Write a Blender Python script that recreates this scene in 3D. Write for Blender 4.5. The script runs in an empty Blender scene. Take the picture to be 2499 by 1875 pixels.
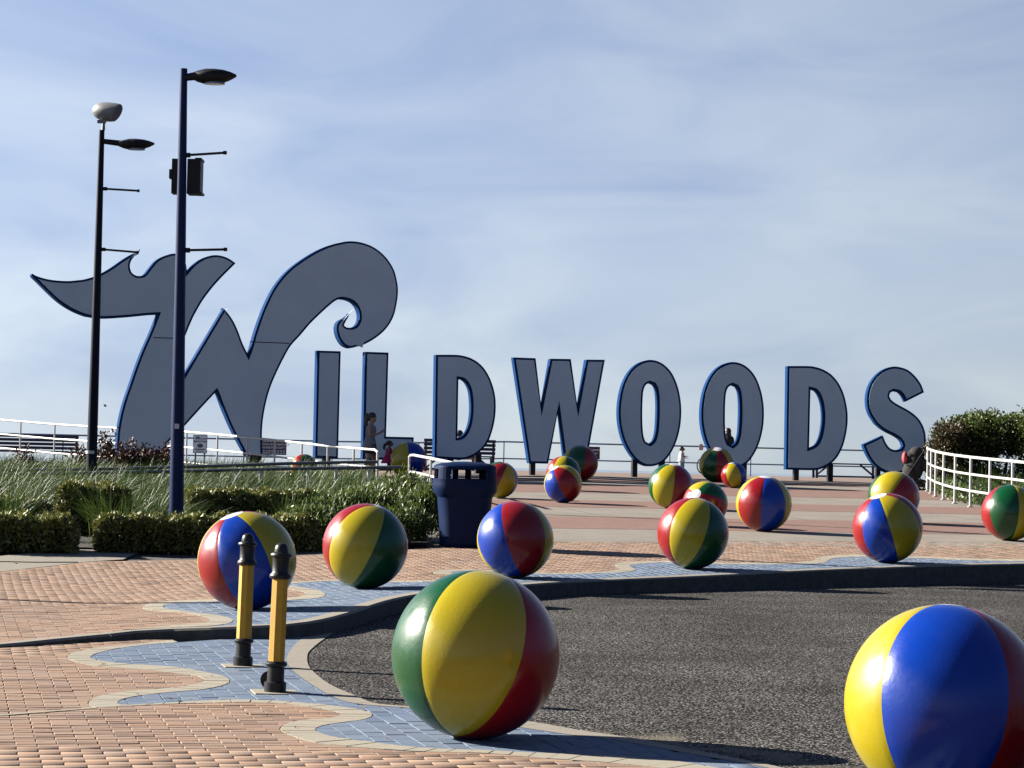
import bpy, bmesh, math, random
import numpy as np
from mathutils import Vector, Matrix
from mathutils.geometry import tessellate_polygon
random.seed(7); rng = np.random.default_rng(7)
SC = bpy.context.scene
COL = SC.collection
R = math.radians

# ------------------------------------------------------------------ camera, sky, sun, exposure
EYE = 1.4; F = 5700.0; PW, PH = 2499.0, 1875.0; CX, CY = PW/2, PH/2
ROLL = R(1.25); PITCH = math.atan((1141-CY)/F)
_c, _s, _cp, _sp = math.cos(ROLL), math.sin(ROLL), math.cos(PITCH), math.sin(PITCH)
cam = bpy.data.cameras.new('camera'); cob = bpy.data.objects.new('camera', cam); COL.objects.link(cob)
cam.sensor_width = 36; cam.sensor_fit = 'HORIZONTAL'; cam.lens = 36*F/PW
cam.clip_start = 0.1; cam.clip_end = 20000
cob.matrix_world = Matrix(((_c, -_s, 0, 0), (-_s*_sp, -_c*_sp, -_cp, 0), (_s*_cp, _c*_cp, -_sp, EYE), (0, 0, 0, 1)))
SC.camera = cob

SUN_EL, SUN_AZ = R(25), R(19)            # azimuth: how far beyond the left-right line the sun stands
SUNDIR = Vector((-math.cos(SUN_EL)*math.cos(SUN_AZ), math.cos(SUN_EL)*math.sin(SUN_AZ), math.sin(SUN_EL)))
SKY_GAP, SKY_VEIL = (2.4, 2.75, 3.4), (3.95, 4.22, 4.2)
W = bpy.data.worlds.new('World'); SC.world = W; W.use_nodes = True
nt = W.node_tree; nt.nodes.clear()
wo = nt.nodes.new('ShaderNodeOutputWorld'); bg = nt.nodes.new('ShaderNodeBackground')
sky = nt.nodes.new('ShaderNodeTexSky'); sky.sky_type = 'NISHITA'; sky.sun_disc = False
sky.sun_elevation = SUN_EL; sky.sun_rotation = math.atan2(SUNDIR.x, SUNDIR.y)
sky.altitude = 0; sky.air_density = 0.4; sky.dust_density = 0.1; sky.ozone_density = 4.0
tc = nt.nodes.new('ShaderNodeTexCoord'); mp = nt.nodes.new('ShaderNodeMapping')
mp.inputs['Rotation'].default_value = (0, R(-17), 0); mp.inputs['Scale'].default_value = (6, 4.5, 20)
nz = nt.nodes.new('ShaderNodeTexNoise'); nz.inputs['Scale'].default_value = 1.0; nz.inputs['Detail'].default_value = 5
nz.inputs['Roughness'].default_value = 0.5; nz.inputs['Distortion'].default_value = 0.7
rp = nt.nodes.new('ShaderNodeMapRange'); rp.inputs[1].default_value = 0.30; rp.inputs[2].default_value = 0.68
rp.inputs[3].default_value = 0.0; rp.inputs[4].default_value = 1.0
# a thin cirrus veil: the slanting path through it makes it denser towards the horizon all round; thinned overhead to lower the fill light
sx = nt.nodes.new('ShaderNodeSeparateXYZ'); zr = nt.nodes.new('ShaderNodeMapRange')
zr.inputs[1].default_value = 0.0; zr.inputs[2].default_value = 0.45; zr.inputs[3].default_value = 0.95; zr.inputs[4].default_value = 0.05
mx = nt.nodes.new('ShaderNodeMix'); mx.data_type = 'RGBA'
cm = nt.nodes.new('ShaderNodeMix'); cm.data_type = 'RGBA'; cm.inputs[6].default_value = (*SKY_GAP, 1); cm.inputs[7].default_value = (*SKY_VEIL, 1)
L = nt.links.new
L(tc.outputs['Generated'], mp.inputs['Vector']); L(mp.outputs[0], nz.inputs['Vector']); L(nz.outputs['Fac'], rp.inputs[0])
L(tc.outputs['Generated'], sx.inputs[0]); L(sx.outputs[2], zr.inputs[0]); L(zr.outputs[0], mx.inputs[0])
# cirrus scatters forward: brighter towards the sun; dimmed away from it to deepen the shadows
dp = nt.nodes.new('ShaderNodeVectorMath'); dp.operation = 'DOT_PRODUCT'; dp.inputs[1].default_value = SUNDIR
ph = nt.nodes.new('ShaderNodeMapRange'); ph.inputs[1].default_value = -0.8; ph.inputs[2].default_value = 1.0; ph.inputs[3].default_value = 0.03; ph.inputs[4].default_value = 1.42
vs_ = nt.nodes.new('ShaderNodeVectorMath'); vs_.operation = 'SCALE'
L(tc.outputs['Generated'], dp.inputs[0]); L(dp.outputs['Value'], ph.inputs[0]); L(ph.outputs[0], vs_.inputs['Scale']); L(cm.outputs[2], vs_.inputs[0])
L(rp.outputs[0], cm.inputs[0]); L(vs_.outputs[0], mx.inputs[7])
L(sky.outputs[0], mx.inputs[6]); L(mx.outputs[2], bg.inputs['Color']); L(bg.outputs[0], wo.inputs[0])
bg.inputs['Strength'].default_value = 0.05
sun = bpy.data.lights.new('sun', 'SUN'); sun.energy = 5.0; sun.angle = R(0.5); sun.color = (1, 0.93, 0.82)
so = bpy.data.objects.new('sun', sun); COL.objects.link(so); so.rotation_euler = SUNDIR.to_track_quat('Z', 'Y').to_euler(); so.location = (-30, 20, 30)
SC.view_settings.view_transform = 'Standard'; SC.view_settings.look = 'None'; SC.view_settings.gamma = 1
SC.view_settings.use_curve_mapping = False; SC.view_settings.exposure = 2.0

# ------------------------------------------------------------------ measuring helpers
TH = R(13.3); UX, UY = math.cos(TH), math.sin(TH)          # the paving rows run along u, v points to the sea
def uv(x, y): return x*UX+y*UY, -x*UY+y*UX
def xy(u, v): return u*UX-v*UY, u*UY+v*UX
def zu(x): return np.clip((x+4.2)*0.045, 0.008, 0.15)
def G(x, y):
    v = -x*UY+y*UX
    return zu(x)+0.031*np.clip(v-25.5, 0, 36.5)
def ray(px, py):
    a, b = (px-CX)/F, (CY-py)/F
    x, y = a*_c-b*_s, b*_c+a*_s
    d = Vector((x, _cp-y*_sp, _sp+y*_cp)); return d/d.y
def at(px, py, dist): r = ray(px, py); return Vector((r.x*dist, dist, EYE+r.z*dist))
def on_z(px, py, z=0.0): r = ray(px, py); t = (z-EYE)/r.z; return Vector((r.x*t, t, z))
def on_g(px, py):
    r = ray(px, py); t = 8.0
    for _ in range(900):
        if EYE+r.z*t <= G(r.x*t, t): break
        t += 0.1
    lo, hi = t-0.1, t
    for _ in range(20):
        m = (lo+hi)/2
        if EYE+r.z*m <= G(r.x*m, m): hi = m
        else: lo = m
    return Vector((r.x*hi, hi, float(G(r.x*hi, hi))))
def base_px(px, dist, z): return 0

# ------------------------------------------------------------------ materials
MATS = {}
def mat(name, col, rough=0.6, metal=0.0, spec=0.5, noise=None, bump=None, coat=0, trans=None, var=None, extra=None):
    """noise=(scale, amount, dark colour); bump=(scale, strength, distance); var='attr'|'obj' brightens piece by piece"""
    m = bpy.data.materials.new(name); m.use_nodes = True; t = m.node_tree; p = t.nodes['Principled BSDF']
    p.inputs['Base Color'].default_value = (*col, 1); p.inputs['Roughness'].default_value = rough
    p.inputs['Metallic'].default_value = metal; p.inputs['Specular IOR Level'].default_value = spec
    p.inputs['Coat Weight'].default_value = coat; p.inputs['Coat Roughness'].default_value = 0.12
    co = t.nodes.new('ShaderNodeTexCoord'); src = None
    if noise:
        n = t.nodes.new('ShaderNodeTexNoise'); n.inputs['Scale'].default_value = noise[0]; n.inputs['Detail'].default_value = 6
        n.inputs['Roughness'].default_value = 0.65
        geo = t.nodes.new('ShaderNodeNewGeometry'); t.links.new(geo.outputs['Position'], n.inputs['Vector'])
        r = t.nodes.new('ShaderNodeValToRGB'); r.color_ramp.elements[0].position = 0.38; r.color_ramp.elements[1].position = 0.62
        t.links.new(n.outputs['Fac'], r.inputs[0])
        mm = t.nodes.new('ShaderNodeMath'); mm.operation = 'MULTIPLY'; mm.inputs[1].default_value = noise[1]; t.links.new(r.outputs[0], mm.inputs[0])
        mi = t.nodes.new('ShaderNodeMix'); mi.data_type = 'RGBA'; mi.inputs[6].default_value = (*col, 1); mi.inputs[7].default_value = (*noise[2], 1)
        t.links.new(mm.outputs[0], mi.inputs[0]); src = mi.outputs[2]
    if var:
        if var[0] == 'attr': a = t.nodes.new('ShaderNodeAttribute'); a.attribute_name = 'var'; av = a.outputs['Fac']
        else: a = t.nodes.new('ShaderNodeObjectInfo'); av = a.outputs['Random']
        rr = t.nodes.new('ShaderNodeValToRGB'); els = rr.color_ramp.elements
        cols = var[1]
        els[0].color = (*cols[0], 1); els[1].color = (*cols[-1], 1)
        for k in range(1, len(cols)-1): e = els.new(k/(len(cols)-1)); e.color = (*cols[k], 1)
        t.links.new(av, rr.inputs[0])
        if True:
            mu = t.nodes.new('ShaderNodeMix'); mu.data_type = 'RGBA'; mu.blend_type = 'MULTIPLY'; mu.inputs[0].default_value = 1
            mu.inputs[6].default_value = (*col, 1)
            if src is not None: t.links.new(src, mu.inputs[6])
            t.links.new(rr.outputs[0], mu.inputs[7]); src = mu.outputs[2]
    if src is not None: t.links.new(src, p.inputs['Base Color'])
    if bump:
        n2 = t.nodes.new('ShaderNodeTexNoise'); n2.inputs['Scale'].default_value = bump[0]; n2.inputs['Detail'].default_value = 5
        geo2 = t.nodes.new('ShaderNodeNewGeometry'); t.links.new(geo2.outputs['Position'], n2.inputs['Vector'])
        b = t.nodes.new('ShaderNodeBump'); b.inputs['Strength'].default_value = bump[1]; b.inputs['Distance'].default_value = bump[2]
        t.links.new(n2.outputs['Fac'], b.inputs['Height']); t.links.new(b.outputs[0], p.inputs['Normal'])
    if trans:
        tr = t.nodes.new('ShaderNodeBsdfTranslucent'); ms = t.nodes.new('ShaderNodeMixShader'); ms.inputs[0].default_value = trans
        if src is not None: t.links.new(src, tr.inputs['Color'])
        else: tr.inputs['Color'].default_value = (*col, 1)
        t.links.new(p.outputs[0], ms.inputs[1]); t.links.new(tr.outputs[0], ms.inputs[2])
        t.links.new(ms.outputs[0], t.nodes['Material Output'].inputs[0])
    MATS[name] = m; return m

BR = [(0.62, 0.60, 0.60), (0.85, 0.78, 0.74), (1, 1, 1), (1.0, 0.88, 0.82), (1.15, 1.1, 1.02), (0.9, 0.92, 1.0)]
M_brick_s = mat('orange_brick', (0.215, 0.155, 0.118), 0.9, spec=0.15, noise=(60, 0.5, (0.176, 0.126, 0.096)), bump=(150, 0.35, 0.004), var=('obj', BR))
M_brick_f = mat('orange_brick_field', (0.215, 0.155, 0.118), 0.9, spec=0.15, noise=(60, 0.5, (0.176, 0.126, 0.096)), bump=(150, 0.35, 0.004), var=('attr', BR))
BL = [(0.75, 0.78, 0.85), (1, 1, 1), (0.88, 0.92, 1.0), (1.12, 1.1, 1.05)]
M_blue_s = mat('blue_brick', (0.102, 0.132, 0.178), 0.85, spec=0.15, noise=(40, 0.5, (0.086, 0.112, 0.154)), bump=(150, 0.35, 0.004), var=('obj', BL))
M_blue_f = mat('blue_brick_field', (0.102, 0.132, 0.178), 0.85, spec=0.15, noise=(40, 0.5, (0.086, 0.112, 0.154)), bump=(150, 0.35, 0.004), var=('attr', BL))
M_tan = mat('tan_stone', (0.235, 0.215, 0.172), 0.9, spec=0.15, noise=(35, 0.5, (0.2, 0.182, 0.147)), bump=(120, 0.3, 0.004))
M_conc = mat('concrete', (0.1944, 0.1764, 0.1476), 0.9, spec=0.15, noise=(9, 0.6, (0.1584, 0.144, 0.1224)), bump=(90, 0.3, 0.006))
M_conc2 = mat('pale_concrete', (0.18, 0.162, 0.1404), 0.9, spec=0.15, noise=(1.1, 0.9, (0.142, 0.128, 0.108)), bump=(70, 0.3, 0.006))
M_kerb_shade = mat('kerb_face_shade', (0.085, 0.08, 0.07), 0.9, spec=0.15, noise=(12, 0.8, (0.05, 0.048, 0.043)), bump=(60, 0.4, 0.006))  # kerb concrete darkened: the shade of the front face is in its colour
M_pink = mat('pink_brick', (0.162, 0.1008, 0.0828), 0.9, spec=0.15, noise=(3, 0.8, (0.1368, 0.08496, 0.072)), bump=(40, 0.5, 0.01))
M_bed = mat('joint_sand', (0.0324, 0.02736, 0.02448), 1.0)
M_deck = mat('boardwalk_deck', (0.18, 0.1332, 0.1116), 0.85, spec=0.15, noise=(2, 0.7, (0.144, 0.1116, 0.0936)))
M_mulch = mat('mulch', (0.0252, 0.02016, 0.0144), 1.0, noise=(30, 1, (0.0108, 0.00864, 0.0072)), bump=(60, 1, 0.03))
M_sand = mat('sand', (0.2016, 0.1728, 0.1368), 1.0, noise=(0.3, 0.5, (0.1728, 0.144, 0.1152)))
M_sea = mat('sea', (0.16, 0.2, 0.24), 0.3, spec=0.5)
def asphalt():
    m = bpy.data.materials.new('asphalt'); m.use_nodes = True; t = m.node_tree; p = t.nodes['Principled BSDF']; N = t.nodes.new; K = t.links.new
    geo = N('ShaderNodeNewGeometry')
    v = N('ShaderNodeTexNoise'); v.inputs['Scale'].default_value = 62; v.inputs['Detail'].default_value = 1.5; v.inputs['Roughness'].default_value = 0.75
    K(geo.outputs['Position'], v.inputs['Vector'])
    r = N('ShaderNodeValToRGB'); e = r.color_ramp.elements
    e[0].position = 0.45; e[0].color = (0.004, 0.004, 0.004, 1); e[1].position = 0.66; e[1].color = (0.27, 0.252, 0.235, 1)
    k = e.new(0.535); k.color = (0.0125, 0.0122, 0.0118, 1)
    K(v.outputs['Fac'], r.inputs[0])
    n = N('ShaderNodeTexNoise'); n.inputs['Scale'].default_value = 0.7; n.inputs['Detail'].default_value = 5
    K(geo.outputs['Position'], n.inputs['Vector'])
    r2 = N('ShaderNodeMapRange'); r2.inputs[1].default_value = 0.3; r2.inputs[2].default_value = 0.7; r2.inputs[3].default_value = 0.62; r2.inputs[4].default_value = 1.3
    K(n.outputs['Fac'], r2.inputs[0])
    mu = N('ShaderNodeVectorMath'); mu.operation = 'SCALE'; K(r.outputs[0], mu.inputs[0]); K(r2.outputs[0], mu.inputs['Scale'])
    # sand swept into a streak along the gutter
    A, B = on_z(1540, 1796), on_z(2010, 1862); ang = math.atan2(B.y-A.y, B.x-A.x)
    mp_ = N('ShaderNodeMapping'); mp_.vector_type = 'TEXTURE'; mp_.inputs['Location'].default_value = ((A.x+B.x)/2, (A.y+B.y)/2, 0); mp_.inputs['Rotation'].default_value = (0, 0, ang)
    K(geo.outputs['Position'], mp_.inputs['Vector']); sp = N('ShaderNodeSeparateXYZ'); K(mp_.outputs[0], sp.inputs[0])
    dx = N('ShaderNodeMath'); dx.operation = 'DIVIDE'; dx.inputs[1].default_value = (B-A).length*.75; K(sp.outputs[0], dx.inputs[0])
    w = N('ShaderNodeTexNoise'); w.inputs['Scale'].default_value = 2.2; w.inputs['Detail'].default_value = 4; K(geo.outputs['Position'], w.inputs['Vector'])
    dy = N('ShaderNodeMath'); dy.operation = 'MULTIPLY_ADD'; dy.inputs[1].default_value = 1.3; K(w.outputs['Fac'], dy.inputs[0]); K(sp.outputs[1], dy.inputs[2])
    dz = N('ShaderNodeMath'); dz.operation = 'MULTIPLY_ADD'; dz.inputs[1].default_value = 4.0; dz.inputs[2].default_value = -2.6; K(dy.outputs[0], dz.inputs[0])
    sq = N('ShaderNodeMath'); sq.operation = 'POWER'; sq.inputs[1].default_value = 2; ab = N('ShaderNodeMath'); ab.operation = 'ABSOLUTE'; K(dz.outputs[0], ab.inputs[0]); K(ab.outputs[0], sq.inputs[0])
    sx_ = N('ShaderNodeMath'); sx_.operation = 'POWER'; sx_.inputs[1].default_value = 2; ax_ = N('ShaderNodeMath'); ax_.operation = 'ABSOLUTE'; K(dx.outputs[0], ax_.inputs[0]); K(ax_.outputs[0], sx_.inputs[0])
    sm = N('ShaderNodeMath'); sm.operation = 'ADD'; K(sq.outputs[0], sm.inputs[0]); K(sx_.outputs[0], sm.inputs[1])
    fa = N('ShaderNodeMapRange'); fa.inputs[1].default_value = 0.1; fa.inputs[2].default_value = 1.1; fa.inputs[3].default_value = 0.55; fa.inputs[4].default_value = 0; K(sm.outputs[0], fa.inputs[0])
    mi = N('ShaderNodeMix'); mi.data_type = 'RGBA'; mi.inputs[7].default_value = (0.17, 0.15, 0.115, 1); K(fa.outputs[0], mi.inputs[0]); K(mu.outputs[0], mi.inputs[6])
    K(mi.outputs[2], p.inputs['Base Color']); p.inputs['Roughness'].default_value = 0.9; p.inputs['Specular IOR Level'].default_value = 0.06
    b = N('ShaderNodeBump'); b.inputs['Strength'].default_value = 0.9; b.inputs['Distance'].default_value = 0.01
    K(v.outputs['Fac'], b.inputs['Height']); K(b.outputs[0], p.inputs['Normal'])
    return m
M_asph = asphalt()
PB = (60, 0.085, 0.008)
M_ball = {'Y': mat('yellow_paint', (0.285, 0.228, 0.005), 0.26, spec=0.35, coat=0.22, bump=PB, noise=(6, 0.35, (0.25, 0.195, 0.004))),
          'B': mat('blue_paint', (0.001, 0.026, 0.23), 0.26, spec=0.35, coat=0.22, bump=PB, noise=(6, 0.35, (0.001, 0.02, 0.19))),
          'R': mat('red_paint', (0.1728, 0.00288, 0.00432), 0.26, spec=0.35, coat=0.22, bump=PB, noise=(6, 0.35, (0.144, 0.00288, 0.00432))),
          'G': mat('green_paint', (0.001, 0.045, 0.011), 0.26, spec=0.35, coat=0.22, bump=PB, noise=(6, 0.35, (0.001, 0.035, 0.008)))}
for m_ in M_ball.values():
    t_ = m_.node_tree; p_ = t_.nodes['Principled BSDF']; src_ = p_.inputs['Base Color'].links[0].from_socket
    tcn = t_.nodes.new('ShaderNodeTexCoord'); nn_ = t_.nodes.new('ShaderNodeTexNoise'); nn_.inputs['Scale'].default_value = 9; nn_.inputs['Detail'].default_value = 8; nn_.inputs['Roughness'].default_value = 0.75
    t_.links.new(tcn.outputs['Object'], nn_.inputs['Vector']); rr_ = t_.nodes.new('ShaderNodeMapRange'); rr_.inputs[1].default_value = 0.69; rr_.inputs[2].default_value = 0.72; rr_.inputs[4].default_value = 0.55
    t_.links.new(nn_.outputs['Fac'], rr_.inputs[0]); mc = t_.nodes.new('ShaderNodeMix'); mc.data_type = 'RGBA'; mc.inputs[7].default_value = (0.16, 0.15, 0.14, 1)
    t_.links.new(rr_.outputs[0], mc.inputs[0]); t_.links.new(src_, mc.inputs[6]); t_.links.new(mc.outputs[2], p_.inputs['Base Color'])
    n3 = t_.nodes.new('ShaderNodeTexNoise'); n3.inputs['Scale'].default_value = 5; n3.inputs['Detail'].default_value = 6; t_.links.new(tcn.outputs['Object'], n3.inputs['Vector'])
    r3 = t_.nodes.new('ShaderNodeMapRange'); r3.inputs[1].default_value = 0.35; r3.inputs[2].default_value = 0.7; r3.inputs[3].default_value = 0.2; r3.inputs[4].default_value = 0.42
    t_.links.new(n3.outputs['Fac'], r3.inputs[0]); t_.links.new(r3.outputs[0], p_.inputs['Roughness'])
M_white = mat('white_paint', (0.42, 0.43, 0.45), 0.4)
M_rail = mat('white_rail', (0.396, 0.396, 0.3816), 0.45)
M_galv = mat('galvanised', (0.1152, 0.1224, 0.1296), 0.45, metal=0.6)
M_bluerail = mat('blue_grey_rail', (0.1, 0.15, 0.22), 0.5)
M_face = mat('sign_face', (0.425, 0.495, 0.555), 0.7, spec=0.15, noise=(1.2, 0.35, (0.355, 0.415, 0.47)))
M_sblue = mat('sign_blue', (0.002, 0.025, 0.092), 0.8, spec=0.04)
M_black = mat('black_iron', (0.00864, 0.00864, 0.00936), 0.4, spec=0.3, bump=(80, 0.2, 0.004))
M_bolly = mat('bollard_yellow', (0.4, 0.225, 0.008), 0.6, noise=(25, 0.6, (0.34, 0.18, 0.008)), bump=(90, 0.2, 0.004))
M_pole = mat('navy_pole', (0.003, 0.012, 0.06), 0.45, spec=0.15, noise=(4, 0.5, (0.003, 0.009, 0.045)))
M_dark = mat('dark_metal', (0.01008, 0.00936, 0.01296), 0.5, spec=0.2)
M_fixture = mat('grey_fixture', (0.144, 0.1476, 0.1584), 0.5, noise=(10, 0.6, (0.108, 0.1116, 0.1188)))
M_glass = mat('lamp_glass', (0.072, 0.0864, 0.1224), 0.1, spec=0.8)
M_bin = mat('navy_plastic', (0.002, 0.01, 0.04), 0.5, spec=0.1, noise=(5, 0.6, (0.003, 0.012, 0.048)), bump=(30, 0.15, 0.005))
M_bench = mat('bench_blue', (0.0144, 0.01296, 0.0396), 0.6)
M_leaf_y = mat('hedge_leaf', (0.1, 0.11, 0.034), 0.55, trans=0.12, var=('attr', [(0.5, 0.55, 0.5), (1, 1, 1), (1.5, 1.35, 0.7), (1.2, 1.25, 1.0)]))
M_leaf_s = mat('shrub_leaf', (0.068, 0.098, 0.028), 0.5, trans=0.3, var=('attr', [(0.5, 0.6, 0.6), (1, 1, 1), (1.35, 1.3, 0.8), (1.1, 1.15, 1.3)]))
M_leaf_g = mat('bush_leaf', (0.042, 0.064, 0.015), 0.55, trans=0.3, var=('attr', [(0.5, 0.6, 0.5), (1, 1, 1), (1.7, 1.5, 0.8), (1.0, 1.1, 0.9)]))
M_leaf_r = mat('dark_red_leaf', (0.03, 0.012, 0.01), 0.55, trans=0.25, var=('attr', [(0.5, 0.6, 0.6), (1, 1, 1), (1.4, 1.0, 0.8), (0.8, 1.3, 0.8)]))
M_leaf_rg = mat('russet_leaf', (0.040, 0.034, 0.013), 0.55, trans=0.2, var=('attr', [(0.5, 0.6, 0.6), (1, 1, 1), (1.2, 0.8, 0.7), (1.0, 1.7, 0.9)]))
M_grass = mat('grass_blade', (0.046, 0.07, 0.019), 0.5, trans=0.3, var=('attr', [(0.3, 0.4, 0.3), (0.75, .9, 0.6), (1.1, 1.15, .8), (2.7, 2.5, 2.2)]))
M_fallen = mat('fallen_leaf', (0.12, 0.075, 0.035), 0.9, var=('attr', [(.5, .5, .5), (1, 1, 1), (1.6, 1.5, 1.3)]))
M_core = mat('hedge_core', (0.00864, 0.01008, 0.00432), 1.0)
M_twig = mat('twig', (0.036, 0.0252, 0.018), 0.9)
M_skin = mat('skin', (0.19, 0.1, 0.065), 0.6)
M_skin2 = mat('pale_skin', (0.27, 0.16, 0.11), 0.6)
M_hair = mat('dark_hair', (0.01296, 0.00864, 0.00648), 0.5)
M_grey = mat('grey_cloth', (0.16, 0.16, 0.17), 0.9)
M_blackc = mat('black_cloth', (0.00864, 0.00864, 0.00936), 0.9)
M_pinkc = mat('pink_cloth', (0.4, 0.015, 0.1), 0.9)
M_whitec = mat('white_cloth', (0.55, 0.58, 0.6), 0.9)
M_denim = mat('pale_denim', (0.1584, 0.216, 0.2592), 0.9)
M_redc = mat('red_cloth', (0.36, 0.0432, 0.0504), 0.8)
M_signw = mat('sign_white', (0.75, 0.78, 0.80), 0.4)
M_signd = mat('sign_navy', (0.0216, 0.0396, 0.0792), 0.5)
M_signb = mat('sign_maroon', (0.0324, 0.00864, 0.00864), 0.5)
M_pinkp = mat('pink_notice', (0.4464, 0.3024, 0.2736), 0.7)
M_teal = mat('print_teal', (0.0216, 0.1224, 0.144), 0.5)
M_lt = mat('print_white', (0.504, 0.5256, 0.5472), 0.5)

# ------------------------------------------------------------------ object helpers
def link(name, me, m=None, parent=None, **props):
    o = bpy.data.objects.new(name, me); COL.objects.link(o)
    if m is not None and me is not None:
        for k in (m if isinstance(m, (list, tuple)) else [m]): me.materials.append(k)
    if parent is not None: o.parent = parent
    for k, v in props.items(): o[k] = v
    return o
def empty(name, loc, label, cat, group=None, rz=0.0):
    o = bpy.data.objects.new(name, None); COL.objects.link(o); o.location = loc; o.rotation_euler = (0, 0, rz)
    o.empty_display_size = 0.1; o['label'] = label; o['category'] = cat
    if group: o['group'] = group
    return o
class MB:
    """collects simple solids and becomes one mesh"""
    def __init__(s): s.v = []; s.f = []; s.var = []; s.sm = []
    def add(s, vs, fs, var=0.5, smooth=False):
        n = len(s.v); s.v += [tuple(p) for p in vs]; s.f += [tuple(i+n for i in q) for q in fs]; s.var += [var]*len(fs); s.sm += [smooth]*len(fs); return s
    def box(s, c, d, rz=0.0, var=0.5):
        cr, sr = math.cos(rz), math.sin(rz); vs = []
        for k in ((-1,-1,-1),(1,-1,-1),(1,1,-1),(-1,1,-1),(-1,-1,1),(1,-1,1),(1,1,1),(-1,1,1)):
            x, y, z = (k[i]*d[i]/2 for i in range(3)); vs.append((c[0]+x*cr-y*sr, c[1]+x*sr+y*cr, c[2]+z))
        return s.add(vs, [(0,3,2,1),(4,5,6,7),(0,1,5,4),(1,2,6,5),(2,3,7,6),(3,0,4,7)], var)
    def tube(s, pts, r, n=8, cap=True):
        pts = [Vector(p) for p in pts]; rs = r if isinstance(r, (list, tuple)) else [r]*len(pts); vs = []; fs = []
        a0 = None
        for i, p in enumerate(pts):
            t = (pts[min(i+1, len(pts)-1)]-pts[max(i-1, 0)]).normalized()
            if a0 is None: a0 = Vector((0, 0, 1)) if abs(t.z) < 0.9 else Vector((1, 0, 0))
            a = (a0-t*a0.dot(t)).normalized(); b = t.cross(a); a0 = a
            for k in range(n):
                w = 2*math.pi*k/n; vs.append(p+(a*math.cos(w)+b*math.sin(w))*rs[i])
        for i in range(len(pts)-1):
            for k in range(n): fs.append((i*n+k, i*n+(k+1)%n, (i+1)*n+(k+1)%n, (i+1)*n+k))
        s.add(vs, fs, smooth=True)
        if cap:
            m = len(s.v)-len(vs); s.f += [tuple(m+k for k in reversed(range(n))), tuple(m+(len(pts)-1)*n+k for k in range(n))]; s.var += [.5]*2; s.sm += [False]*2
        return s
    def lathe(s, prof, n=24, c=(0, 0, 0), smooth=True, pw=2.0, rot=0.0):
        """prof = [(radius, z)]; pw>2 squares the section off"""
        vs = []; fs = []
        for r, z in prof:
            for k in range(n):
                w = 2*math.pi*(k+rot)/n; cw, sw = math.cos(w), math.sin(w)
                q = 1.0 if pw == 2 else 1/((abs(cw)**pw+abs(sw)**pw)**(1/pw))
                vs.append((c[0]+r*q*cw, c[1]+r*q*sw, c[2]+z))
        for i in range(len(prof)-1):
            for k in range(n): fs.append((i*n+k, i*n+(k+1)%n, (i+1)*n+(k+1)%n, (i+1)*n+k))
        fs.append(tuple(reversed(range(n)))); m = (len(prof)-1)*n; fs.append(tuple(m+k for k in range(n)))
        return s.add(vs, fs, smooth=smooth)
    def ell(s, c, r, n=12, m=8):
        vs = []; fs = []
        for i in range(m+1):
            p = math.pi*i/m
            for k in range(n):
                w = 2*math.pi*k/n; vs.append((c[0]+r[0]*math.sin(p)*math.cos(w), c[1]+r[1]*math.sin(p)*math.sin(w), c[2]+r[2]*math.cos(p)))
        for i in range(m):
            for k in range(n): fs.append((i*n+k, (i+1)*n+k, (i+1)*n+(k+1)%n, i*n+(k+1)%n))
        return s.add(vs, fs, smooth=True)
    def prism(s, loop, z0, z1):
        n = len(loop); vs = [(x, y, z0(x, y) if callable(z0) else z0) for x, y in loop]+[(x, y, z1(x, y) if callable(z1) else z1) for x, y in loop]
        return s.add(vs, [tuple(reversed(range(n))), tuple(range(n, 2*n))]+[(i, (i+1) % n, n+(i+1) % n, n+i) for i in range(n)])
    def mesh(s, name):
        me = bpy.data.meshes.new(name); me.from_pydata(s.v, [], s.f); me.update()
        me.polygons.foreach_set('use_smooth', s.sm); return me
    def build(s, name, m, parent=None, loc=None, **props):
        me = s.mesh(name)
        if any(s.sm): me.set_sharp_from_angle(angle=R(38))
        a = me.attributes.new('var', 'FLOAT', 'FACE'); a.data.foreach_set('value', s.var)
        o = link(name, me, m, parent, **props)
        if loc is not None: o.location = loc
        return o
def fast_mesh(name, V, Fq, var=None, m=None, parent=None, smooth=False, **props):
    """V (n,3), Fq (k,4) or (k,3) arrays"""
    V = np.asarray(V, dtype=np.float32); Fq = np.asarray(Fq, dtype=np.int32); k = Fq.shape[1]
    me = bpy.data.meshes.new(name); me.vertices.add(len(V)); me.vertices.foreach_set('co', V.ravel())
    me.loops.add(Fq.size); me.loops.foreach_set('vertex_index', Fq.ravel())
    me.polygons.add(len(Fq)); me.polygons.foreach_set('loop_start', np.arange(len(Fq), dtype=np.int32)*k)
    me.polygons.foreach_set('loop_total', np.full(len(Fq), k, dtype=np.int32)); me.update(calc_edges=True)
    if var is not None: a = me.attributes.new('var', 'FLOAT', 'FACE'); a.data.foreach_set('value', np.asarray(var, dtype=np.float32))
    if smooth: me.polygons.foreach_set('use_smooth', [True]*len(Fq))
    return link(name, me, m, parent, **props)
def smooth_path(pts, n=4):
    """Catmull-Rom through 2-D points"""
    P = [np.array(p, float) for p in pts]; out = []
    for i in range(len(P)-1):
        p0, p1, p2, p3 = P[max(i-1, 0)], P[i], P[i+1], P[min(i+2, len(P)-1)]
        for k in range(n):
            t = k/n; out.append(0.5*((2*p1)+(p2-p0)*t+(2*p0-5*p1+4*p2-p3)*t*t+(3*p1-p0-3*p2+p3)*t**3))
    out.append(P[-1]); return [tuple(o) for o in out]
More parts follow.
